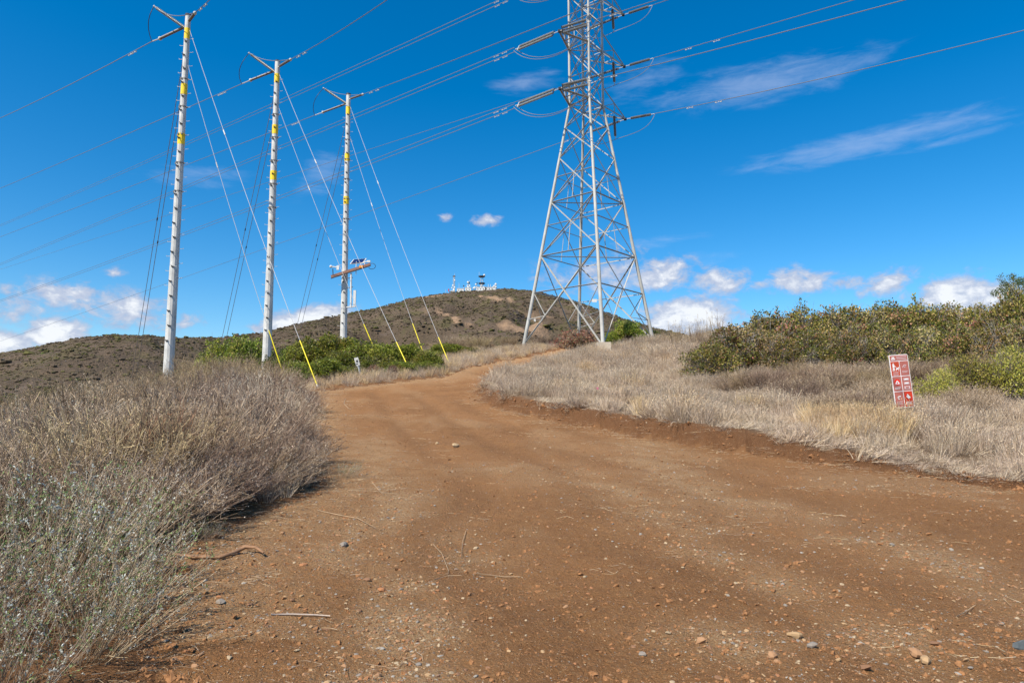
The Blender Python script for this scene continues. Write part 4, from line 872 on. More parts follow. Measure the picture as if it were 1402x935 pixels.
MB().box(cc, (.22, .012, .44), Mq).build('plate', M['steel'], o); MB().box(cc + Vector((0, -.008, .02)), (.10, .006, .13), Mq).box(cc + Vector((0, -.008, -.14)), (.12, .006, .05), Mq).build('print', M['dark'], o)
fl = hit(816, 549, 8, 80); o = empty('survey_flag', fl); tag(o, 'tiny pink survey flag in the dry grass near the inside of the bend', 'flag'); MB().tube([(0, 0, 0), (.01, 0, .5)], .004, 5).build('wire_stem', M['steel'], o); MB().box((.05, 0, .46), (.10, .004, .08)).build('flag_cloth', M['pink'], o)

# ================================================================== SUMMIT STATION
def summit(px, Y=895): z = Hxy(np.array([P(px, 397, Y).x]), np.array([float(Y)]))[0]; return Vector((P(px, 397, Y).x, Y, float(z) - 1))
def dish(m, c, r): m.sphere(c, r, 8, 5, (1, .45, 1))
def lattice(m, h_, w_, n=8):
    for sx in (-1, 1):
        for sy in (-1, 1): m.beam((sx * w_, sy * w_, 0), (sx * w_ * .8, sy * w_ * .8, h_), .35)
    for i in range(n):
        z0, z1 = h_ * i / n, h_ * (i + 1) / n
        for s in (-1, 1): m.beam((-w_ * s, -w_, z0), (w_ * s, -w_, z1), .22); m.beam((-w_, w_ * s, z0), (-w_, -w_ * s, z1), .22); m.beam((w_, w_ * s, z0), (w_, -w_ * s, z1), .22)
def summit_mast(px, hgt, lab, dishes, wd_=1.1):
    o = empty('radio_mast', summit(px)); tag(o, lab, 'radio mast', 'masts on the mountain top'); m = MB(); lattice(m, hgt, wd_); m.build('lattice', M['steel'], o)
    for x, z, r_ in dishes: q = MB(); dish(q, (x, -1.6, z), r_); q.build('dish', M['white'], o)
    MB().box((0, 0, hgt - .6), (3.2, 2.4, 1.6)).build('head_platform', M['dark'], o)
    MB().beam((wd_ * .8, 0, 0), (wd_ * .8, 0, hgt), .8).build('cable_tray', M['dark'], o); MB().tube([(.9, 0, hgt), (.9, 0, hgt + 3)], .18, 5).build('whip_antenna', M['white'], o)
summit_mast(621.5, 24, 'tall dish-covered radio mast at the left end of the summit station', [(1, 17.5, 1.1), (-1.2, 10.5, 1.3), (.8, 8, 1.3), (-2.6, 7.5, .9), (0, 5, 1.4), (-1.5, 3, 1.4)])
summit_mast(641.5, 12.5, 'shorter dish-covered radio mast in the middle of the summit station', [(-.8, 12, 1.4), (-1.5, 7.5, 1.0), (1.6, 7.5, 1.1), (-.6, 4.8, 1.5), (2.6, 4, 1.0)], .9)
o = empty('lookout_tower', summit(659.5)); tag(o, 'tower with two wide round platforms and white antennas near the highest point of the summit', 'observation tower', 'masts on the mountain top'); m = MB(); lattice(m, 20, 1.8, 5); m.build('lattice', M['steel'], o)
MB().tube([(0, 0, 18.6), (0, 0, 19.2), (0, 0, 20.3)], [2.6, 4.4, 4.6], 10).build('top_platform', M['dark'], o); MB().tube([(0, 0, 9), (0, 0, 9.6), (0, 0, 11)], [2.4, 4.2, 4.4], 10).build('lower_platform', M['dark'], o)
MB().sphere((3.4, -1, 21.3), 1.5, 8, 6).build('radome', M['white'], o); q = MB(); [dish(q, (x, -2.5, z), r_) for x, z, r_ in ((0, 8, 1.5), (-1, 5, 1.2), (2.6, 4.5, 1.5), (.5, 2.5, 1.6))]; q.build('dish', M['white'], o)
MB().tube([(-3.5, 0, 20), (-3.5, 0, 26)], .15, 5).build('whip_antenna', M['white'], o)
for px, hh_, lab, mt, rr_ in ((610.3, 8, 'grey post at the far left of the summit', 'steel', .25), (614.4, 7.5, 'red-topped post left of the tall summit mast', 'red', .6), (628.5, 13, 'thin pinkish whip antenna right of the tall summit mast', 'steel', .16), (634.8, 10, 'antenna pole with a dark drum left of the shorter summit mast', 'steel', .2),
                         (653, 12, 'slim mast with small drums just left of the platform tower', 'steel', .3), (668.5, 8, 'left of the twin white whip antennas on the summit', 'white', .28), (671.5, 8, 'right of the twin white whip antennas on the summit', 'white', .28)):
    o = empty('antenna_pole', summit(px)); tag(o, lab, 'antenna', 'masts on the mountain top'); MB().tube([(0, 0, 0), (0, 0, hh_)], rr_ if mt == 'white' else .2, 6).build('pole', M['white'] if mt == 'white' else M['steel'], o)
    if mt == 'red': MB().tube([(0, 0, hh_ - 3), (0, 0, hh_)], .75, 8).build('drum', M['red'], o)
    elif 'drum' in lab: MB().tube([(0, 0, hh_ - 2.2), (0, 0, hh_ - .6)], .8, 8).build('drum', M['dark'], o)
for px, w_, hh_, lab in ((620, 5.5, 3.2, 'small white hut below the tall summit mast'), (630.5, 9, 4.6, 'long white building left of the shorter summit mast'), (641, 8, 5, 'white building under the shorter summit mast'), (659, 13, 5, 'pale flat-roofed building under the platform tower'), (671.5, 14, 3.6, 'long low pale wall building right of the platform tower')):
    o = empty('summit_building', summit(px, 893)); tag(o, lab, 'building', 'buildings of the summit station'); MB().box((0, 0, hh_ / 2), (w_, 6, hh_)).build('wall', M['white'], o); MB().box((0, 0, hh_ + .25), (w_ + .6, 6.6, .5)).build('roof', M['concrete' if px > 655 else 'white'], o)
    for k in range(max(1, int(w_ / 4))): MB().box((-w_ / 2 + 2 + k * 3.6, -3.03, hh_ * .5), (1.1, .1, 1.3)).build('window', M['dark'], o)
for k, (dx, r_, zz) in enumerate(((0, 1.6, 8.2), (2.1, 1.1, 5.0), (-1.7, 1.2, 4.4))): pass
o = empty('dish_cluster', summit(677.5)); tag(o, 'cluster of white dishes on a frame at the right end of the summit station', 'antenna'); MB().beam((-3, 0, 0), (1.4, 0, 8), .4).beam((3, 0, 0), (1.4, 0, 8), .4).beam((-2, 0, 3), (3, 0, 3), .3).build('frame', M['steel'], o)
for x, z, r_ in ((1.2, 8, 1.5), (-1, 5.6, 1.2), (1.4, 4.2, 1.3), (-3, 3.4, 1.4)): q = MB(); dish(q, (x, -.8, z), r_); q.build('dish', M['white'], o)
o = empty('dish_cluster', summit(651.5)); tag(o, 'group of white dishes left of the platform tower on the summit', 'antenna'); MB().beam((0, 0, 0), (0, 0, 9), .4).beam((-3, 0, 0), (-3, 0, 4), .4).build('frame', M['steel'], o)
for x, z, r_ in ((0, 9, 1.2), (-1.6, 4.5, 1.5), (1.4, 5, 1.1), (-3, 3.8, 1.2)): q = MB(); dish(q, (x, -.8, z), r_); q.build('dish', M['white'], o)

# ================================================================== VEGETATION
def inst_plant(name, pieces, loc, rz, sc, label, cat, group, tilt=(0, 0)):
    """pieces: list of (partname, template object)"""
    if len(pieces) == 1:
        o = pieces[0][1].copy(); o.name = name; C.objects.link(o); o.location = loc; o.rotation_euler = (tilt[0], tilt[1], rz); o.scale = sc
    else:
        o = empty(name, loc, rz); o.rotation_euler = (tilt[0], tilt[1], rz); o.scale = sc
        for pn_, t_ in pieces: c_ = t_.copy(); c_.name = pn_; C.objects.link(c_); c_.parent = o
    return tag(o, label, cat, group)
# --- left thicket
OLV = [(.40, .295, .16), (.33, .24, .13), (.46, .35, .20), (.27, .20, .12)]
GRY = [(.42, .30, .20), (.32, .225, .15), (.54, .42, .31), (.21, .145, .095)]
SHR = [template('dry_shrub', *twiggy_shrub(1.5, 105, 1150, 2500, .72, pal1=p_, fine=1.75, tips=2600), M['twig']) for p_ in (GRY, GRY, OLV, OLV)]
SHR.append(template('dry_shrub', *twiggy_shrub(1.35, 140, 1600, 3600, 1.15, pal1=GRY, tips=4400, fine=1.6, tipcol=[(.46, .41, .36), (.38, .32, .27)]), M['twig']))
SPEC = template('dry_shrub', *twiggy_shrub(1.5, 60, 500, 1100, .7, pal1=[(.52, .44, .34), (.46, .37, .27)], fine=1.6, tips=900), M['twig'])
placed = []
def left_x(y): xs = [p[0] for p in LEFT_EDGE[2:16]]; ys = [p[1] for p in LEFT_EDGE[2:16]]; return np.interp(y, ys, xs)
cand = []
for _ in range(9000):
    y = 6.2 + 28 * random.random() ** 1.15; x = left_x(y) - 1.2 - random.random() * 22
    if x < -.80 * y - 2.0: continue
    if y > 30 and x > -11: continue
    dmin = .86 + .02 * y
    if y < 7.8 and x > -4.6: continue
    if all((x - a) ** 2 + (y - b) ** 2 > dmin ** 2 for a, b in cand): cand.append((x, y))
skirt = [(float(left_x(yy_)) - random.uniform(.5, .9) * (1 + yy_ * .02), yy_) for yy_ in (7.2, 7.6, 8.0, 8.35, 8.7, 9.1, 9.5, 9.95, 10.4, 10.9, 11.4, 12.0, 12.7, 13.4, 14.2, 15.1, 16, 17, 18, 19.2, 20.5, 22, 23.5, 25)]
for x, y in skirt:
    s = random.uniform(.36, .56) * (1 + y * .012)
    inst_plant('low_shrub', [('', SHR[4])], (x, y, h(x, y) - .03), random.uniform(0, 6.28), (s * 1.3, s * 1.3, s), 'low sprawling grey twiggy shrub spilling from the thicket onto the track edge', 'shrub', 'low shrubs along the thicket edge')
cand += [(-3.9, 9.3), (-3.8, 10.4), (-4.3, 8.5), (-4.2, 11.7), (-4.7, 7.9), (-4.8, 13.2)]
for i, (x, y) in enumerate(cand):
    edge = left_x(y) - x < 1.4; k = 4 if edge and random.random() < .7 else random.choice([0, 1, 2, 3])
    if -9 < x < -3 and y > 9 and random.random() < .5: k = random.choice([0, 1])
    s = (.62 + .55 * (.5 + .5 * math.sin(x * 1.7 + y * .9) * math.cos(y * 1.3 - x)) + random.uniform(-.08, .1)) * (.80 if edge else 1.0) * (.82 if y < 8.5 else 1.0)
    lab = 'grey-brown twiggy dry shrub at the right edge of the thicket beside the track' if edge else 'dry shrub of fine upright twigs inside the dense left thicket'
    inst_plant('dry_shrub', [('', SHR[k])], (x, y, h(x, y) - .03), random.uniform(0, 6.28), (s * 1.08, s * 1.08, s * random.uniform(.9, 1.08)), lab, 'shrub', 'dry shrubs at the edge of the left thicket' if edge else 'dry shrubs inside the left thicket')
for _ in range(26):
    y = 8 + 16 * random.random(); x = left_x(y) - 1 - random.random() * (1 + y * .45); s = random.uniform(.8, 1.1)
    inst_plant('sparse_shrub', [('', SPEC)], (x, y, h(x, y)), random.uniform(0, 6), (s, s, s), 'sparse pale-stemmed dry shrub sticking out of the left thicket', 'shrub', 'sparse pale shrubs in the left thicket')
print('thicket', len(cand))
SAG = []
for k in range(3):
    a, b = sage_shrub(1.0, 64, (.22 + .1 * k, -.12 + .1 * k)); SAG.append([('stems', template('stems', *a, M['twig'])), ('leaves', template('leaves', *b, M['sage']))])
sg = [(-2.45, 4.15, .62), (-2.75, 4.75, .75), (-3.2, 4.2, .8), (-3.3, 5.1, .95), (-3.75, 5.8, 1.0), (-3.1, 5.75, .66), (-4.3, 5.0, .95), (-4.5, 6.4, 1.05), (-3.9, 6.7, .95), (-5.3, 6.0, 1.0), (-5.4, 7.1, 1.1), (-2.5, 3.4, .6), (-3.0, 3.2, .7), (-4.9, 7.6, 1.1), (-3.75, 4.45, .85)]
for x, y, s in sg: s *= .86; inst_plant('sage_bush', SAG[random.randrange(3)], (x, y, h(x, y) - .02), random.uniform(-.5, .5), (s, s, s), 'silver-leaved sage bush with arching pale stems in the near left corner', 'bush', 'sage bushes in the near left corner')
fp = hit(285, 742); inst_plant('sage_sprig', SAG[0], fp, 1.0, (.20, .20, .22), 'tiny silver sage sprig standing alone above the curved branch', 'plant', None)
fp = P(25, 552, 13.5); inst_plant('sage_bush', SAG[1], (fp.x, fp.y, fp.z - 1.25), 2, (1.5, 1.5, 1.25), 'silver-white sage bush poking out of the thicket at the left edge, halfway up', 'bush', None)
for px, py, s in ((470, 655, .35),): fp = hit(px, py); inst_plant('sage_sprig', SAG[2], fp, .3, (s, s, s * .8), 'small sparse greenish sprig at the left edge of the track by the thicket corner', 'plant', None)

# --- green bushes behind the thicket
GP = [(.18, .22, .028), (.24, .27, .035), (.13, .17, .022), (.32, .31, .05), (.36, .28, .08), (.09, .12, .02)]
GRN = []
for k in range(3): a, b, th_ = leafy_bush(1.5, 2.3, 8000, GP, [4, 4, 3, 3, 1, 2], (.09, .16), 34); GRN.append([th_,('branches', template('branches', *a, M['twig'])), ('foliage', template('foliage', *b, M['leaf']))])
RP = [(.34, .13, .09), (.40, .20, .14), (.26, .15, .09), (.19, .18, .07), (.32, .23, .14)]
a, b, th_ = leafy_bush(1.1, 1.6, 1500, RP, None, (.08, .14), 18, tw=900); RED = [th_,('branches', template('branches', *a, M['twig'])), ('foliage', template('foliage', *b, M['leaf']))]
YP = [(.17, .175, .035), (.27, .24, .05), (.34, .24, .08), (.105, .12, .028), (.40, .20, .12), (.44, .34, .15), (.19, .12, .06)]
YEL = []
for k in range(4): a, b, th_ = leafy_bush(1.6, 2.3, 7600, YP, [5, 5, 3, 3, 1, 1, 1], (.085, .15), 36, tw=2600, twigpal=[(.30, .26, .23), (.22, .18, .15), (.40, .35, .31)]); YEL.append([th_, ('branches', template('branches', *a, M['twig'])), ('foliage', template('foliage', *b, M['leaf']))])
def bush_at(px, pytop, Y, wpx, kind, base_h, base_r, name, label, cat, group, squash=1.0):
    tp_ = P(px, pytop, Y); g = h(tp_.x, tp_.y); hh_ = max(.5, tp_.z - g); rw = wpx / F * Y
    return inst_plant(name, kind[1:], (tp_.x, tp_.y, g - .05), random.uniform(0, 6.28), (rw / base_r, rw / base_r, hh_ / kind[0]), label, cat, group)
gb = [(405,497,33.5,16,'low green bush against the thicket, just right of the middle pole'),(478,503,37.2,18,'low green clump right at the foot of the marker post'),(445,492,35.5,20,'low green bush right of the lower end of the near yellow sleeve'),(550,497,37.8,17,'low green clump left of the anchor of the long yellow sleeve'),(583,497,39.5,18,'low green bush right of the anchor of the long yellow sleeve'),
      (300,473,52,26,'dark green bush at the left end of the row, between the first two steel poles'),(335,466,50,26,'green bush just left of the middle steel pole'),(392,478,43,22,'green bush just right of the middle steel pole'),
      (425,468,42,26,'bright green bush right of the middle pole above the yellow sleeve'),(455,463,43,28,'bright green bush in front of the rightmost steel pole base'),(495,468,43,28,'green bush behind the small marker post'),
      (465,484,38.5,22,'low green bush left of the marker post'),(525,474,42,26,'green bush between the marker post and the long yellow sleeve'),(515,488,39,22,'low green bush right of the marker post above the red sprigs'),
      (560,474,42.5,26,'green bush behind the lower end of the long yellow sleeve'),(585,482,41,19,'green bush at the right end of the row by the track')]
for i, (px, py, Y, wp_, lab) in enumerate(gb): bush_at(px, py - 2, Y, wp_ * 1.3, GRN[i % 3], 2.3, 1.5, 'green_bush', lab, 'bush', 'green bushes beyond the thicket')
for px, py, Y, wp_, lab in ((512, 499, 37.2, 9, 'small salmon-red sumac sprig below the green bushes, left of two'), (541, 499, 37.0, 12, 'small salmon-red sumac sprig below the green bushes, beside the long yellow sleeve'), (790, 452, 56, 30, 'reddish bush between the left and front legs of the pylon'),
                            (668, 471, 57, 13, 'faded red-brown bush left of the pylon behind the far grass')):
    bush_at(px, py, Y, wp_, RED, 1.6, 1.1, 'red_bush', lab, 'bush', None)
for px, py, Y, wp_, k, lab in ((858, 440, 57.5, 24, 0, 'round bright green bush under the right side of the pylon'), (838, 455, 57.5, 15, 1, 'small green bush close behind the front leg of the pylon'), (885, 452, 62, 22, 2, 'green bush behind the right leg of the pylon'), (610, 470, 52, 26, 2, 'dark olive bush beyond the bend, behind the last yellow sleeve'), (635, 474, 54, 22, 1, 'low olive bush beyond the far bend of the track')):
    bush_at(px, py, Y, wp_, GRN[k], 2.3, 1.5, 'green_bush', lab, 'bush', None)
YG = [(.30, .29, .045), (.42, .37, .07), (.22, .23, .04), (.46, .36, .10)]
a, b, th_ = leafy_bush(1.6, 2.3, 7000, YG, None, (.07, .12), 34, tw=2000); YGB = [th_, ('branches', template('branches', *a, M['twig'])), ('foliage', template('foliage', *b, M['leaf']))]
# --- right hedge
hb = [(975,470,33,34,'lowest bush at the left end of the right-hand hedge'),(1010,449,34,40,'second bush from the left end of the right-hand hedge'),(1048,435,35,42,None),(1090,428,36,36,None),(1135,427,36,36,None),(1175,424,37,34,None),(1215,420,37,34,None),(1255,420,37,36,None),
      (1295,423,36,34,None),(1335,422,35,34,None),(1372,425,33,34,None),(1395,405,32.5,30,None),(1430,396,32,40,None),(1060,462,32.5,24,None),(1110,455,32.5,28,None),(1160,455,32,28,None),(1210,452,32,28,None),(1262,452,31,30,None),(1310,452,30,30,None),(1360,450,29,30,None),(1400,445,28,30,None)]
ORD = ['third', 'fourth', 'fifth', 'sixth', 'seventh', 'eighth', 'ninth', 'tenth', 'eleventh', 'twelfth', 'last']
ORF = ['first', 'second', 'third', 'fourth', 'fifth', 'sixth', 'seventh', 'last']
for i, (px, py, Y, wp_, lab) in enumerate(hb):
    front_ = i > 12
    bush_at(px, py - 1, Y, wp_ * 1.28, YEL[i % 4], 2.3, 1.6, 'hedge_bush', lab or ('%s bush from the left in the front row of the right-hand hedge' % ORF[i - 13] if front_ else '%s bush from the left along the skyline of the right-hand hedge' % ORD[i - 2]), 'bush', None if lab else ('front bushes of the right-hand hedge' if front_ else 'skyline bushes of the right-hand hedge'))
for px, py, Y, wp_, lab in ((1330, 487, 23.5, 36, 'low yellow-green bush right of the park sign'), (1378, 478, 23, 40, 'low yellow-green bush at the right edge of the photo, below the hedge'), (1285, 506, 22.5, 28, 'smallest yellow-green bush close right of the park sign')):
    bush_at(px, py, Y, wp_, YGB, 2.3, 1.6, 'yellow_green_bush', lab, 'bush', None)
# grey twiggy undergrowth at the foot of the hedge and around
for i in range(38):
    px = 985 + i * 11.5 + random.uniform(-12, 12); Y = random.uniform(27.0, 31.5) - (px - 985) * .007; q = P(px, 500, Y); s = random.uniform(.35, .8)
    inst_plant('dry_shrub', [('', SHR[random.choice([0, 1, 4, 3])])], (q.x, q.y, h(q.x, q.y) - .03), random.uniform(0, 6), (s * 1.3, s * 1.3, s), 'grey twiggy dry shrub at the foot of the right-hand hedge', 'shrub', 'dry shrubs below the right-hand hedge')
for i in range(16):
    px = random.choice([random.uniform(1085, 1225), random.uniform(1255, 1330)]); Y = random.uniform(20, 25); q = P(px, 520, Y); s = random.uniform(.35, .6)
    inst_plant('dry_shrub', [('', SHR[random.choice([0, 1])])], (q.x, q.y, h(q.x, q.y) - .03), random.uniform(0, 6), (s * 1.5, s * 1.5, s), 'low grey twiggy clump in the grass around the park sign', 'shrub', 'low dry clumps around the park sign')
for i in range(12):
    px = random.uniform(600, 765); Y = random.uniform(56, 62); q = P(px, 480, Y); s = random.uniform(.7, 1.1)
    inst_plant('dry_shrub', [('', SHR[random.choice([0, 2])])], (q.x, q.y, h(q.x, q.y) - .03), random.uniform(0, 6), (s * 1.3, s * 1.3, s), 'grey-brown scrub on the crest left of the pylon', 'shrub', 'dry shrubs on the crest left of the pylon')
WEED = template('weed', *twiggy_shrub(1.5, 16, 90, 200, .45, pal1=OLV, tips=250, fine=2.2, base_r=.25), M['twig'])
for i in range(9):
    px = random.uniform(915, 985); Y = random.uniform(45, 50); q = P(px, 470, Y); s = random.uniform(.8, 1.35)
    inst_plant('tall_dry_weed', [('', WEED)], (q.x, q.y, h(q.x, q.y) - .03), random.uniform(0, 6), (s * .8, s * .8, s), 'tall straw-coloured weed on the knoll between the pylon and the hedge', 'plant', 'tall weeds between the pylon and the hedge')
# red-brown dead shrub in the thicket
a = twiggy_shrub(1.25, 22, 160, 380, .35, pal0=[(.22, .10, .06)], pal1=[(.30, .13, .075), (.24, .11, .07)], tips=300, base_r=.12); q = P(226, 600, 8.6)
o = mkmesh('dead_shrub', *a[:2], M['twig'], cols=a[2]); o.location = (q.x, q.y, h(q.x, q.y)); tag(o, 'rust-red dead shrub in the middle of the left thicket', 'shrub')

# --- tree at the right edge
def tree():
    base = P(1400, 470, 33.5); g = h(base.x, base.y); root = empty('tree', (base.x, base.y, g - .1)); tag(root, 'small open-crowned dark green tree rising above the hedge at the right edge', 'tree')
    loc = lambda px, py, Y=33.5: P(px, py, Y) - root.location
    tips_ = [(1378, 386, 33.2), (1392, 384, 34), (1402, 392, 33), (1412, 380, 34), (1425, 388, 33.5), (1385, 405, 34.5), (1405, 408, 32.6), (1425, 402, 33), (1440, 395, 34), (1372, 398, 34), (1382, 418, 33.5), (1396, 424, 33), (1412, 420, 33.5), (1398, 398, 34)]
    tr = MB(); tr.tube([(0, 0, 0), (.1, 0, 1.0), loc(1404, 425)], [.13, .10, .07], 8); tr.build('trunk', M['branch'], root, True)
    cl, cr = [], []
    for t_ in tips_:
        e = loc(*t_); m0 = loc(1404, 425); mid = m0.lerp(e, .5) + Vector((0, 0, .12)); MB().tube([m0, mid, e], [.055, .035, .015], 6).build('limb', M['branch'], root)
        for k in range(5): cl.append(np.array(e) + rng.normal(0, .28, 3) * [1, 1, .55]); cr.append(rng.uniform(.15, .28))
    cl = np.array(cl); cr = np.array(cr); n = 7600; i = rng.integers(0, len(cl), n); d = unit(rng.normal(size=(n, 3))); c_ = cl[i] + d * (cr[i] * rng.uniform(.3, 1.1, n))[:, None]
    v = np_leaves(c_, d + rng.normal(0, .5, (n, 3)), rng.uniform(.05, .09, n), rng.uniform(.025, .045, n), pick([(.07, .10, .03), (.10, .14, .04), (.14, .16, .05), (.20, .17, .07)], n, [3, 3, 2, 1])); mkmesh('crown', v[0], v[1], M['leaf'], root, cols=v[2])
tree()

# --- grass
GPAL = [(.57, .435, .30), (.49, .365, .245), (.66, .525, .38), (.40, .31, .225), (.57, .46, .355)]
STRAW = [(.60, .42, .23), (.52, .36, .19), (.64, .48, .29)]
kinds = [template('g', *grass_clump(60, .42, .7, (0, 0), .16, 4, .0042, GPAL), M['grass']), template('g', *grass_clump(60, .36, 1.0, (.4, .1), .18, 4, .0042, GPAL), M['grass']), template('g', *grass_clump(60, .30, 1.35, (.8, -.2), .2, 4, .0045, GPAL, -.4), M['grass']),
         template('g', *grass_clump(50, .50, .5, (.1, 0), .12, 4, .0038, GPAL), M['grass']), template('g', *grass_clump(55, .5, .55, (.15, -.1), .12, 4, .005, STRAW), M['grass']), template('g', *grass_clump(60, .34, 1.3, (-.7, -.5), .2, 4, .005, STRAW, -.5), M['grass']),
         template('g', *grass_clump(60, .28, 1.4, (.1, -1.0), .2, 4, .0045, GPAL, -.6), M['grass'])]
def field(n, xr, yr, dens):
    x = rng.uniform(*xr, n); y = yr[0] + (yr[1] - yr[0]) * rng.uniform(0, 1, n) ** 1.25; k = dens(x, y) > rng.uniform(0, 1, n); k &= vis(x, y); return x[k], y[k]
PX = lambda x, y: 701 + 935 * x / (y + .4)
def dn(x, y):
    sd_ = road_sd(x, y); d = sstep(.0, .45, sd_ + .35 * fbm(x * 1.3, y * 1.3, 2, 93) - .22 * sstep(14, 17, y) * sstep(30, 25, y)) * right_side(x, y); nn = fbm(x * .5, y * .5, 3, 91); return np.clip(d * (.74 + 1.5 * nn + .5 * fbm(x * 1.6, y * 1.6, 2, 94)), 0, 1)
x, y = field(62000, (-2, 42), (9, 66), dn)
patch = fbm(x * .33, y * .33, 3, 95); straw = fbm(x * .6 + 9, y * .6, 3, 97); n = len(x); px_ = PX(x, y)
ix = np.where(patch > .12, 0, np.where(patch > -.08, 1, 2)); r_ = rng.uniform(0, 1, n); ix = np.where(r_ < .14, 3, ix); ix = np.where((straw > .42) & (r_ > .4), 4, ix); ix = np.where((straw < -.42) & (r_ > .5), 5, ix); ix = np.where(road_sd(x, y) < .6, 6 * (r_ > .35) + 2 * (r_ <= .35), ix)
ix = np.where((px_ > 1090) & (px_ < 1225) & (y > 15.5) & (y < 19.5) & (r_ > .25), 4, ix)
wind = 1.2 * fbm(x * .25, y * .25, 2, 99) * 3; edge_ = road_sd(x, y) < .7
rz = np.where(edge_, rng.normal(.2, .5, n), wind + rng.normal(0, .6, n)); s = rng.uniform(.55, 1.45, n) * (1 + .9 * patch) * np.where(edge_, 1.0, 1) * (1 + .25 * sstep(25, 45, y))
rot = np.stack([rng.normal(0, .1, n), rng.normal(0, .1, n), rz], 1)
scatter('dry_grass_field', kinds, np.stack([x, y, Hxy(x, y) - .02], 1), rot, np.stack([s, s, s], 1), ix, 'pale dry grass covering the bank right of the track', 'grass'); print('field', n)
def dn2(x, y):
    sd_ = road_sd(x, y); d = sstep(.02, .5, sd_) * (~right_side(x, y)) ; return d * np.where(y > 28, .9, .25)
x, y = field(26000, (-32, 8), (8, 66), dn2); n = len(x); s = rng.uniform(.6, 1.15, n) * np.where(y > 28, 1.15, .7)
kinds2 = [o.copy() for o in kinds]; scatter('dry_grass_verge', kinds2, np.stack([x, y, Hxy(x, y) - .02], 1), np.stack([rng.normal(0, .12, n), rng.normal(0, .12, n), rng.uniform(0, 6.28, n)], 1), np.stack([s, s, s], 1), rng.integers(0, 6, n), 'dry grass fringe left of the track and below the green bushes', 'grass'); print('verge', n)

# --- straw litter along the track edges
def litter(n):
    p = np.zeros((n, 3, 3)); c = rng.uniform(-.22, .22, (n, 2)); a = rng.uniform(0, 6.28, n); L = rng.uniform(.03, .13, n)
    d = np.stack([np.cos(a), np.sin(a)], 1) * L[:, None]; p[:, 0, :2] = c - d / 2; p[:, 1, :2] = c + rng.normal(0, .006, (n, 2)); p[:, 2, :2] = c + d / 2; p[:, :, 2] = rng.uniform(.003, .012, (n, 3))
    return np_tubes(p, radii(n, 3, .0016, .001), grad(pick(GPAL, n), pick(STRAW, n), 3), 3)
x = rng.uniform(-14, 22, 60000); y = 3.2 + 34 * rng.uniform(0, 1, 60000) ** 1.3; sd_ = road_sd(x, y)
k = vis(x, y, 10) & (sd_ < .7) & (rng.uniform(0, 1, len(x)) < .5 * np.exp(-np.abs(sd_ + .0) / .35) + .012 * (sd_ < 0)); x, y = x[k], y[k]; n = len(x); s = rng.uniform(.7, 1.3, n) * (1 + y * .02)
scatter('straw_litter', [template('litter', *litter(11), M['grass']) for _ in range(5)], np.stack([x, y, Hxy(x, y)], 1), np.stack([rng.normal(0, .06, n), rng.normal(0, .06, n), rng.uniform(0, 6.28, n)], 1), np.stack([s, s, s], 1), rng.integers(0, 5, n), 'broken dry straw strewn along the edges of the track', 'litter'); print('litter', n)
# --- scrub on the hills
def blob(seed):
    m = MB(); m.sphere((0, 0, .15), 1, 7, 5, (1, 1, .5)); v = np.array([tuple(p) for p in m.v]); rr_ = np.random.default_rng(seed); v *= rr_.uniform(.72, 1.3, (len(v), 1)); o = mkmesh('scrub', v, m.f, M['scrub']); C.objects.unlink(o); return o
n = 130000; tt = rng.uniform(-150, 1060, n); yy = 95 + 840 * rng.uniform(0, 1, n) ** .75; xx = (tt - 701) / 935 * yy; D_ = np.interp(tt, DT, DD); k = yy < D_ * 1.03; xx, yy = xx[k], yy[k]
cl_ = fbm(xx / 30, yy / 30, 4, 55); k = (rng.uniform(-.6, .6, len(xx)) < cl_ + .30) & (SCARFN(np.stack([xx, yy, yy], 1)) < .3); xx, yy = xx[k], yy[k]; n = len(xx); s = rng.lognormal(-.25, .5, n) * (.38 + yy / 2100)
scatter('hillside_scrub', [blob(i) for i in range(5)], np.stack([xx, yy, Hxy(xx, yy)], 1), np.stack([0 * s, 0 * s, rng.uniform(0, 6.28, n)], 1), np.stack([s, s, s * rng.uniform(.6, 1.1, n)], 1), rng.integers(0, 5, n), 'dark low scrub covering the hillsides', 'scrub'); print('scrub', n)

# ================================================================== STONES AND STICKS
def stone(seed, flat=.5):
    r_ = np.random.default_rng(seed); m = MB(); m.sphere((0, 0, 0), 1, 7, 5); v = np.array([tuple(p) for p in m.v])
    for _ in range(5):
        nn = r_.normal(size=3); nn /= np.linalg.norm(nn); dd = v @ nn; lim = r_.uniform(.45, .8); v -= np.outer(np.maximum(dd - lim, 0), nn)
    v *= [1, r_.uniform(.6, .9), flat * r_.uniform(.8, 1.2)]; return v, m.f
peb = []
for k in range(6): v, f = stone(k, .45); o = mkmesh('pebble', v, f, M['stone']); C.objects.unlink(o); peb.append(o)
n = 420000; y = 2.6 * (24 / 2.6) ** rng.uniform(0, 1, n); x = rng.uniform(-.85, .85, n) * y; k = vis(x, y, 10) & (road_sd(x, y) < .25); x, y = x[k], y[k]; g = gravel_amt(x, y); k = rng.uniform(0, 1, len(x)) < (.12 + .85 * g ** 1.3); x, y = x[k], y[k]; n = len(x)
s = np.minimum(.0024 * rng.pareto(2.1, n) + .0026, .020) * (1 + y * .03); zz = Hxy(x, y) - s * .05
scatter('gravel', peb, np.stack([x, y, zz], 1), np.stack([rng.normal(0, .25, n), rng.normal(0, .25, n), rng.uniform(0, 6.28, n)], 1), np.stack([s, s, s], 1), rng.integers(0, 6, n), 'small loose gravel strewn over the dirt track', 'gravel'); print('gravel', n)
M['clod'] = simple('dirt_clod', (.27, .127, .050), .95, 0, .3, 3)
clo = []
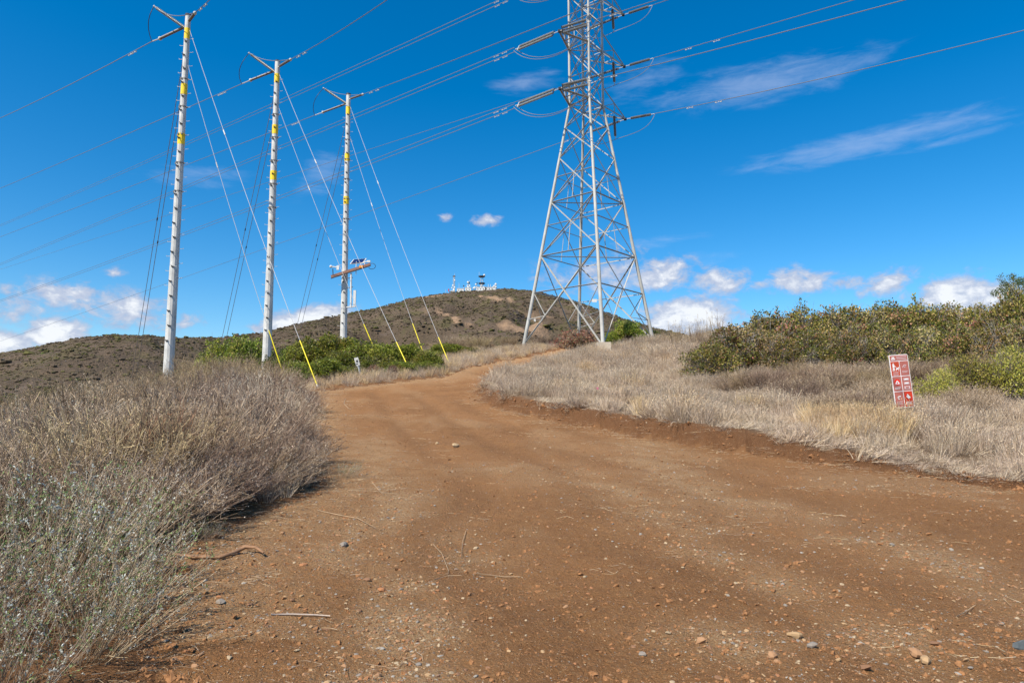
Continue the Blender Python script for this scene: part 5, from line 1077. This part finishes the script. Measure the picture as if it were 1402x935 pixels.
for k in range(4): v, f = stone(70 + k, .6); o = mkmesh('clod', v * (1 + .25 * np.random.default_rng(k).normal(size=(len(v), 1))), f, M['clod']); C.objects.unlink(o); clo.append(o)
n = 190000; y = 2.8 * (34 / 2.8) ** rng.uniform(0, 1, n); x = rng.uniform(-.85, .95, n) * y; sdv = road_sd(x, y); cl_ = fbm(x * .8, y * .8, 3, 71)
k = vis(x, y, 10) & (((sdv < .1) & (rng.uniform(0, 1, n) < .22 + .7 * np.clip(cl_, 0, 1))) | ((np.abs(sdv - .1) < .3) & right_side(x, y))); x, y, sdv = x[k], y[k], sdv[k]; n = len(x)
s = np.minimum(.0035 * rng.pareto(2.2, n) + .0035, .026) * (1 + y * .03) * np.where(sdv > -.2, 1.9, 1)
scatter('dirt_clods', clo, np.stack([x, y, Hxy(x, y) + s * .02], 1), np.stack([rng.normal(0, .4, n), rng.normal(0, .4, n), rng.uniform(0, 6.28, n)], 1), np.stack([s, s, s], 1), rng.integers(0, 4, n), 'crumbled brown clods of earth on the track and its cut bank', 'soil')
# larger stones, one object each
SM = []
for k in range(6): v, f = stone(40 + k, .55); o = mkmesh('stone', v, f, M['stone']); C.objects.unlink(o); SM.append(o)
k = 0
while k < 130:
    Yv = 3.6 * (15 / 3.6) ** random.random(); x = random.uniform(-.75, .78) * Yv
    if float(road_sd(np.array([x]), np.array([Yv]))[0]) > 0: continue
    if random.random() > .25 + float(gravel_amt(np.array([x]), np.array([Yv]))[0]): continue
    s = random.uniform(.014, .034); o = SM[k % 6].copy(); o.name = 'stone'; C.objects.link(o); o.location = (x, Yv, h(x, Yv) + s * .02); o.scale = (s, s, s); o.rotation_euler = (random.gauss(0, .2), random.gauss(0, .2), random.uniform(0, 6.28))
    tag(o, 'small angular stone lying loose on the brown dirt track', 'stone', 'loose stones on the dirt track'); k += 1
def bigstone(px, py, s, mat, label, seed, flat=.55):
    q = hit(px, py); v, f = stone(seed, flat); o = mkmesh('stone', v * s, f, mat, smooth=False); o.location = q + Vector((0, 0, s * .25)); o.rotation_euler = (.2, -.1, seed); return tag(o, label, 'stone')
bigstone(1400, 888, .06, M['darkstone'], 'dark blue-grey rock at the lower right edge', 3, .7)
for px, py, s, lab in ((1252, 898, .065, 'reddish angular rock in the loose heap at lower right, left one'), (1270, 908, .055, 'pinkish angular rock in the loose heap at lower right, next to the reddish one'), (1280, 883, .045, 'grey rock at the top of the loose heap at lower right'), (1186, 916, .045, 'tan rock by itself left of the loose heap'), (1056, 899, .04, 'orange rounded rock in the lower right quarter'),
                       (960, 880, .05, 'flat grey stone at the lower centre right'), (1090, 873, .06, 'flat tan slab left of the loose heap'), (301, 827, .05, 'orange rounded stone just right of the sage stems'), (524, 810, .045, 'pale angular stone right of the straight stick'), (502, 796, .045, 'grey stone above and right of the straight stick'),
                       (470, 748, .065, 'flat orange stone half buried in the track'), (415, 775, .04, 'tan stone right of the curved branch'), (1112, 885, .045, 'brownish rock left of the flat tan slab group'), (623, 612, .13, 'pale flat slab of rock showing through the track in mid distance'), (598, 608, .08, 'small pale rock beside the flat slab in mid distance'), (250, 725, .06, 'orange stone at the foot of the thicket')):
    bigstone(px, py, s, M['tanstone'] if py < 620 else M['stone'], lab, int(px), .42)
def stick(name, pix, rads, mat, label, cat='stick', lift=.012, lifts=None):
    pts = [hit(a, b) + Vector((0, 0, lift + (lifts[i] if lifts else 0))) for i, (a, b) in enumerate(pix)]; o0 = pts[0].copy(); m = MB(); m.tube([p - o0 for p in pts], rads, 7); o = m.build(name, mat, None, True); o.location = o0; return tag(o, label, cat)
stick('branch', [(236, 762), (262, 765), (300, 766), (318, 762), (335, 757), (350, 758), (361, 764)], [.016, .017, .018, .02, .021, .016, .010], M['wood'], 'curved brown fallen branch at the foot of the thicket', 'branch', .018, [0, 0, 0, .01, .03, .035, .02])
stick('stick', [(371, 844), (400, 843), (432, 845), (452, 846)], [.006, .0055, .005, .004], M['palewood'], 'thin pale straight stick lying on the track')
stick('twig', [(593, 748), (605, 760), (614, 783), (613, 789)], [.003, .003, .003, .002], M['straw_twig'], 'thin curved pale twig near the centre of the track')
stick('twig', [(594, 796), (612, 790), (632, 791)], [.003, .003, .002], M['straw_twig'], 'thin twig meeting the curved one near the centre of the track')
stick('twig', [(648, 795), (649, 788), (690, 792), (712, 791)], [.003, .003, .003, .002], M['straw_twig'], 'thin twig with a hooked end right of the curved ones')
stick('twig', [(638, 728), (633, 745), (632, 766)], [.003, .003, .002], M['straw_twig'], 'short upright-lying straw in the centre of the track')
stick('twig', [(435, 700), (465, 707), (490, 712), (515, 725)], [.005, .005, .004, .003], M['straw_twig'], 'long thin grey twig beside the thicket corner')
stick('twig', [(510, 662), (518, 672), (526, 680)], [.006, .006, .004], M['straw_twig'], 'short grey twig on the left of the track in mid distance')
stick('twig', [(473, 546), (471, 553), (477, 560), (481, 561)], [.012, .012, .010, .008], M['straw_twig'], 'pale curved twig on the far left of the track')
stick('twig', [(1310, 849), (1325, 840), (1336, 831)], [.003, .003, .002], M['straw_twig'], 'yellowish straw lying on the right of the track')
stick('twig', [(425, 577), (440, 581), (453, 585)], [.02, .018, .012], M['wood'], 'dark twig and its shadow streak, built as one stick from the thicket onto the track')  # dark wood also stands in for the shadow the twig casts on the dirt
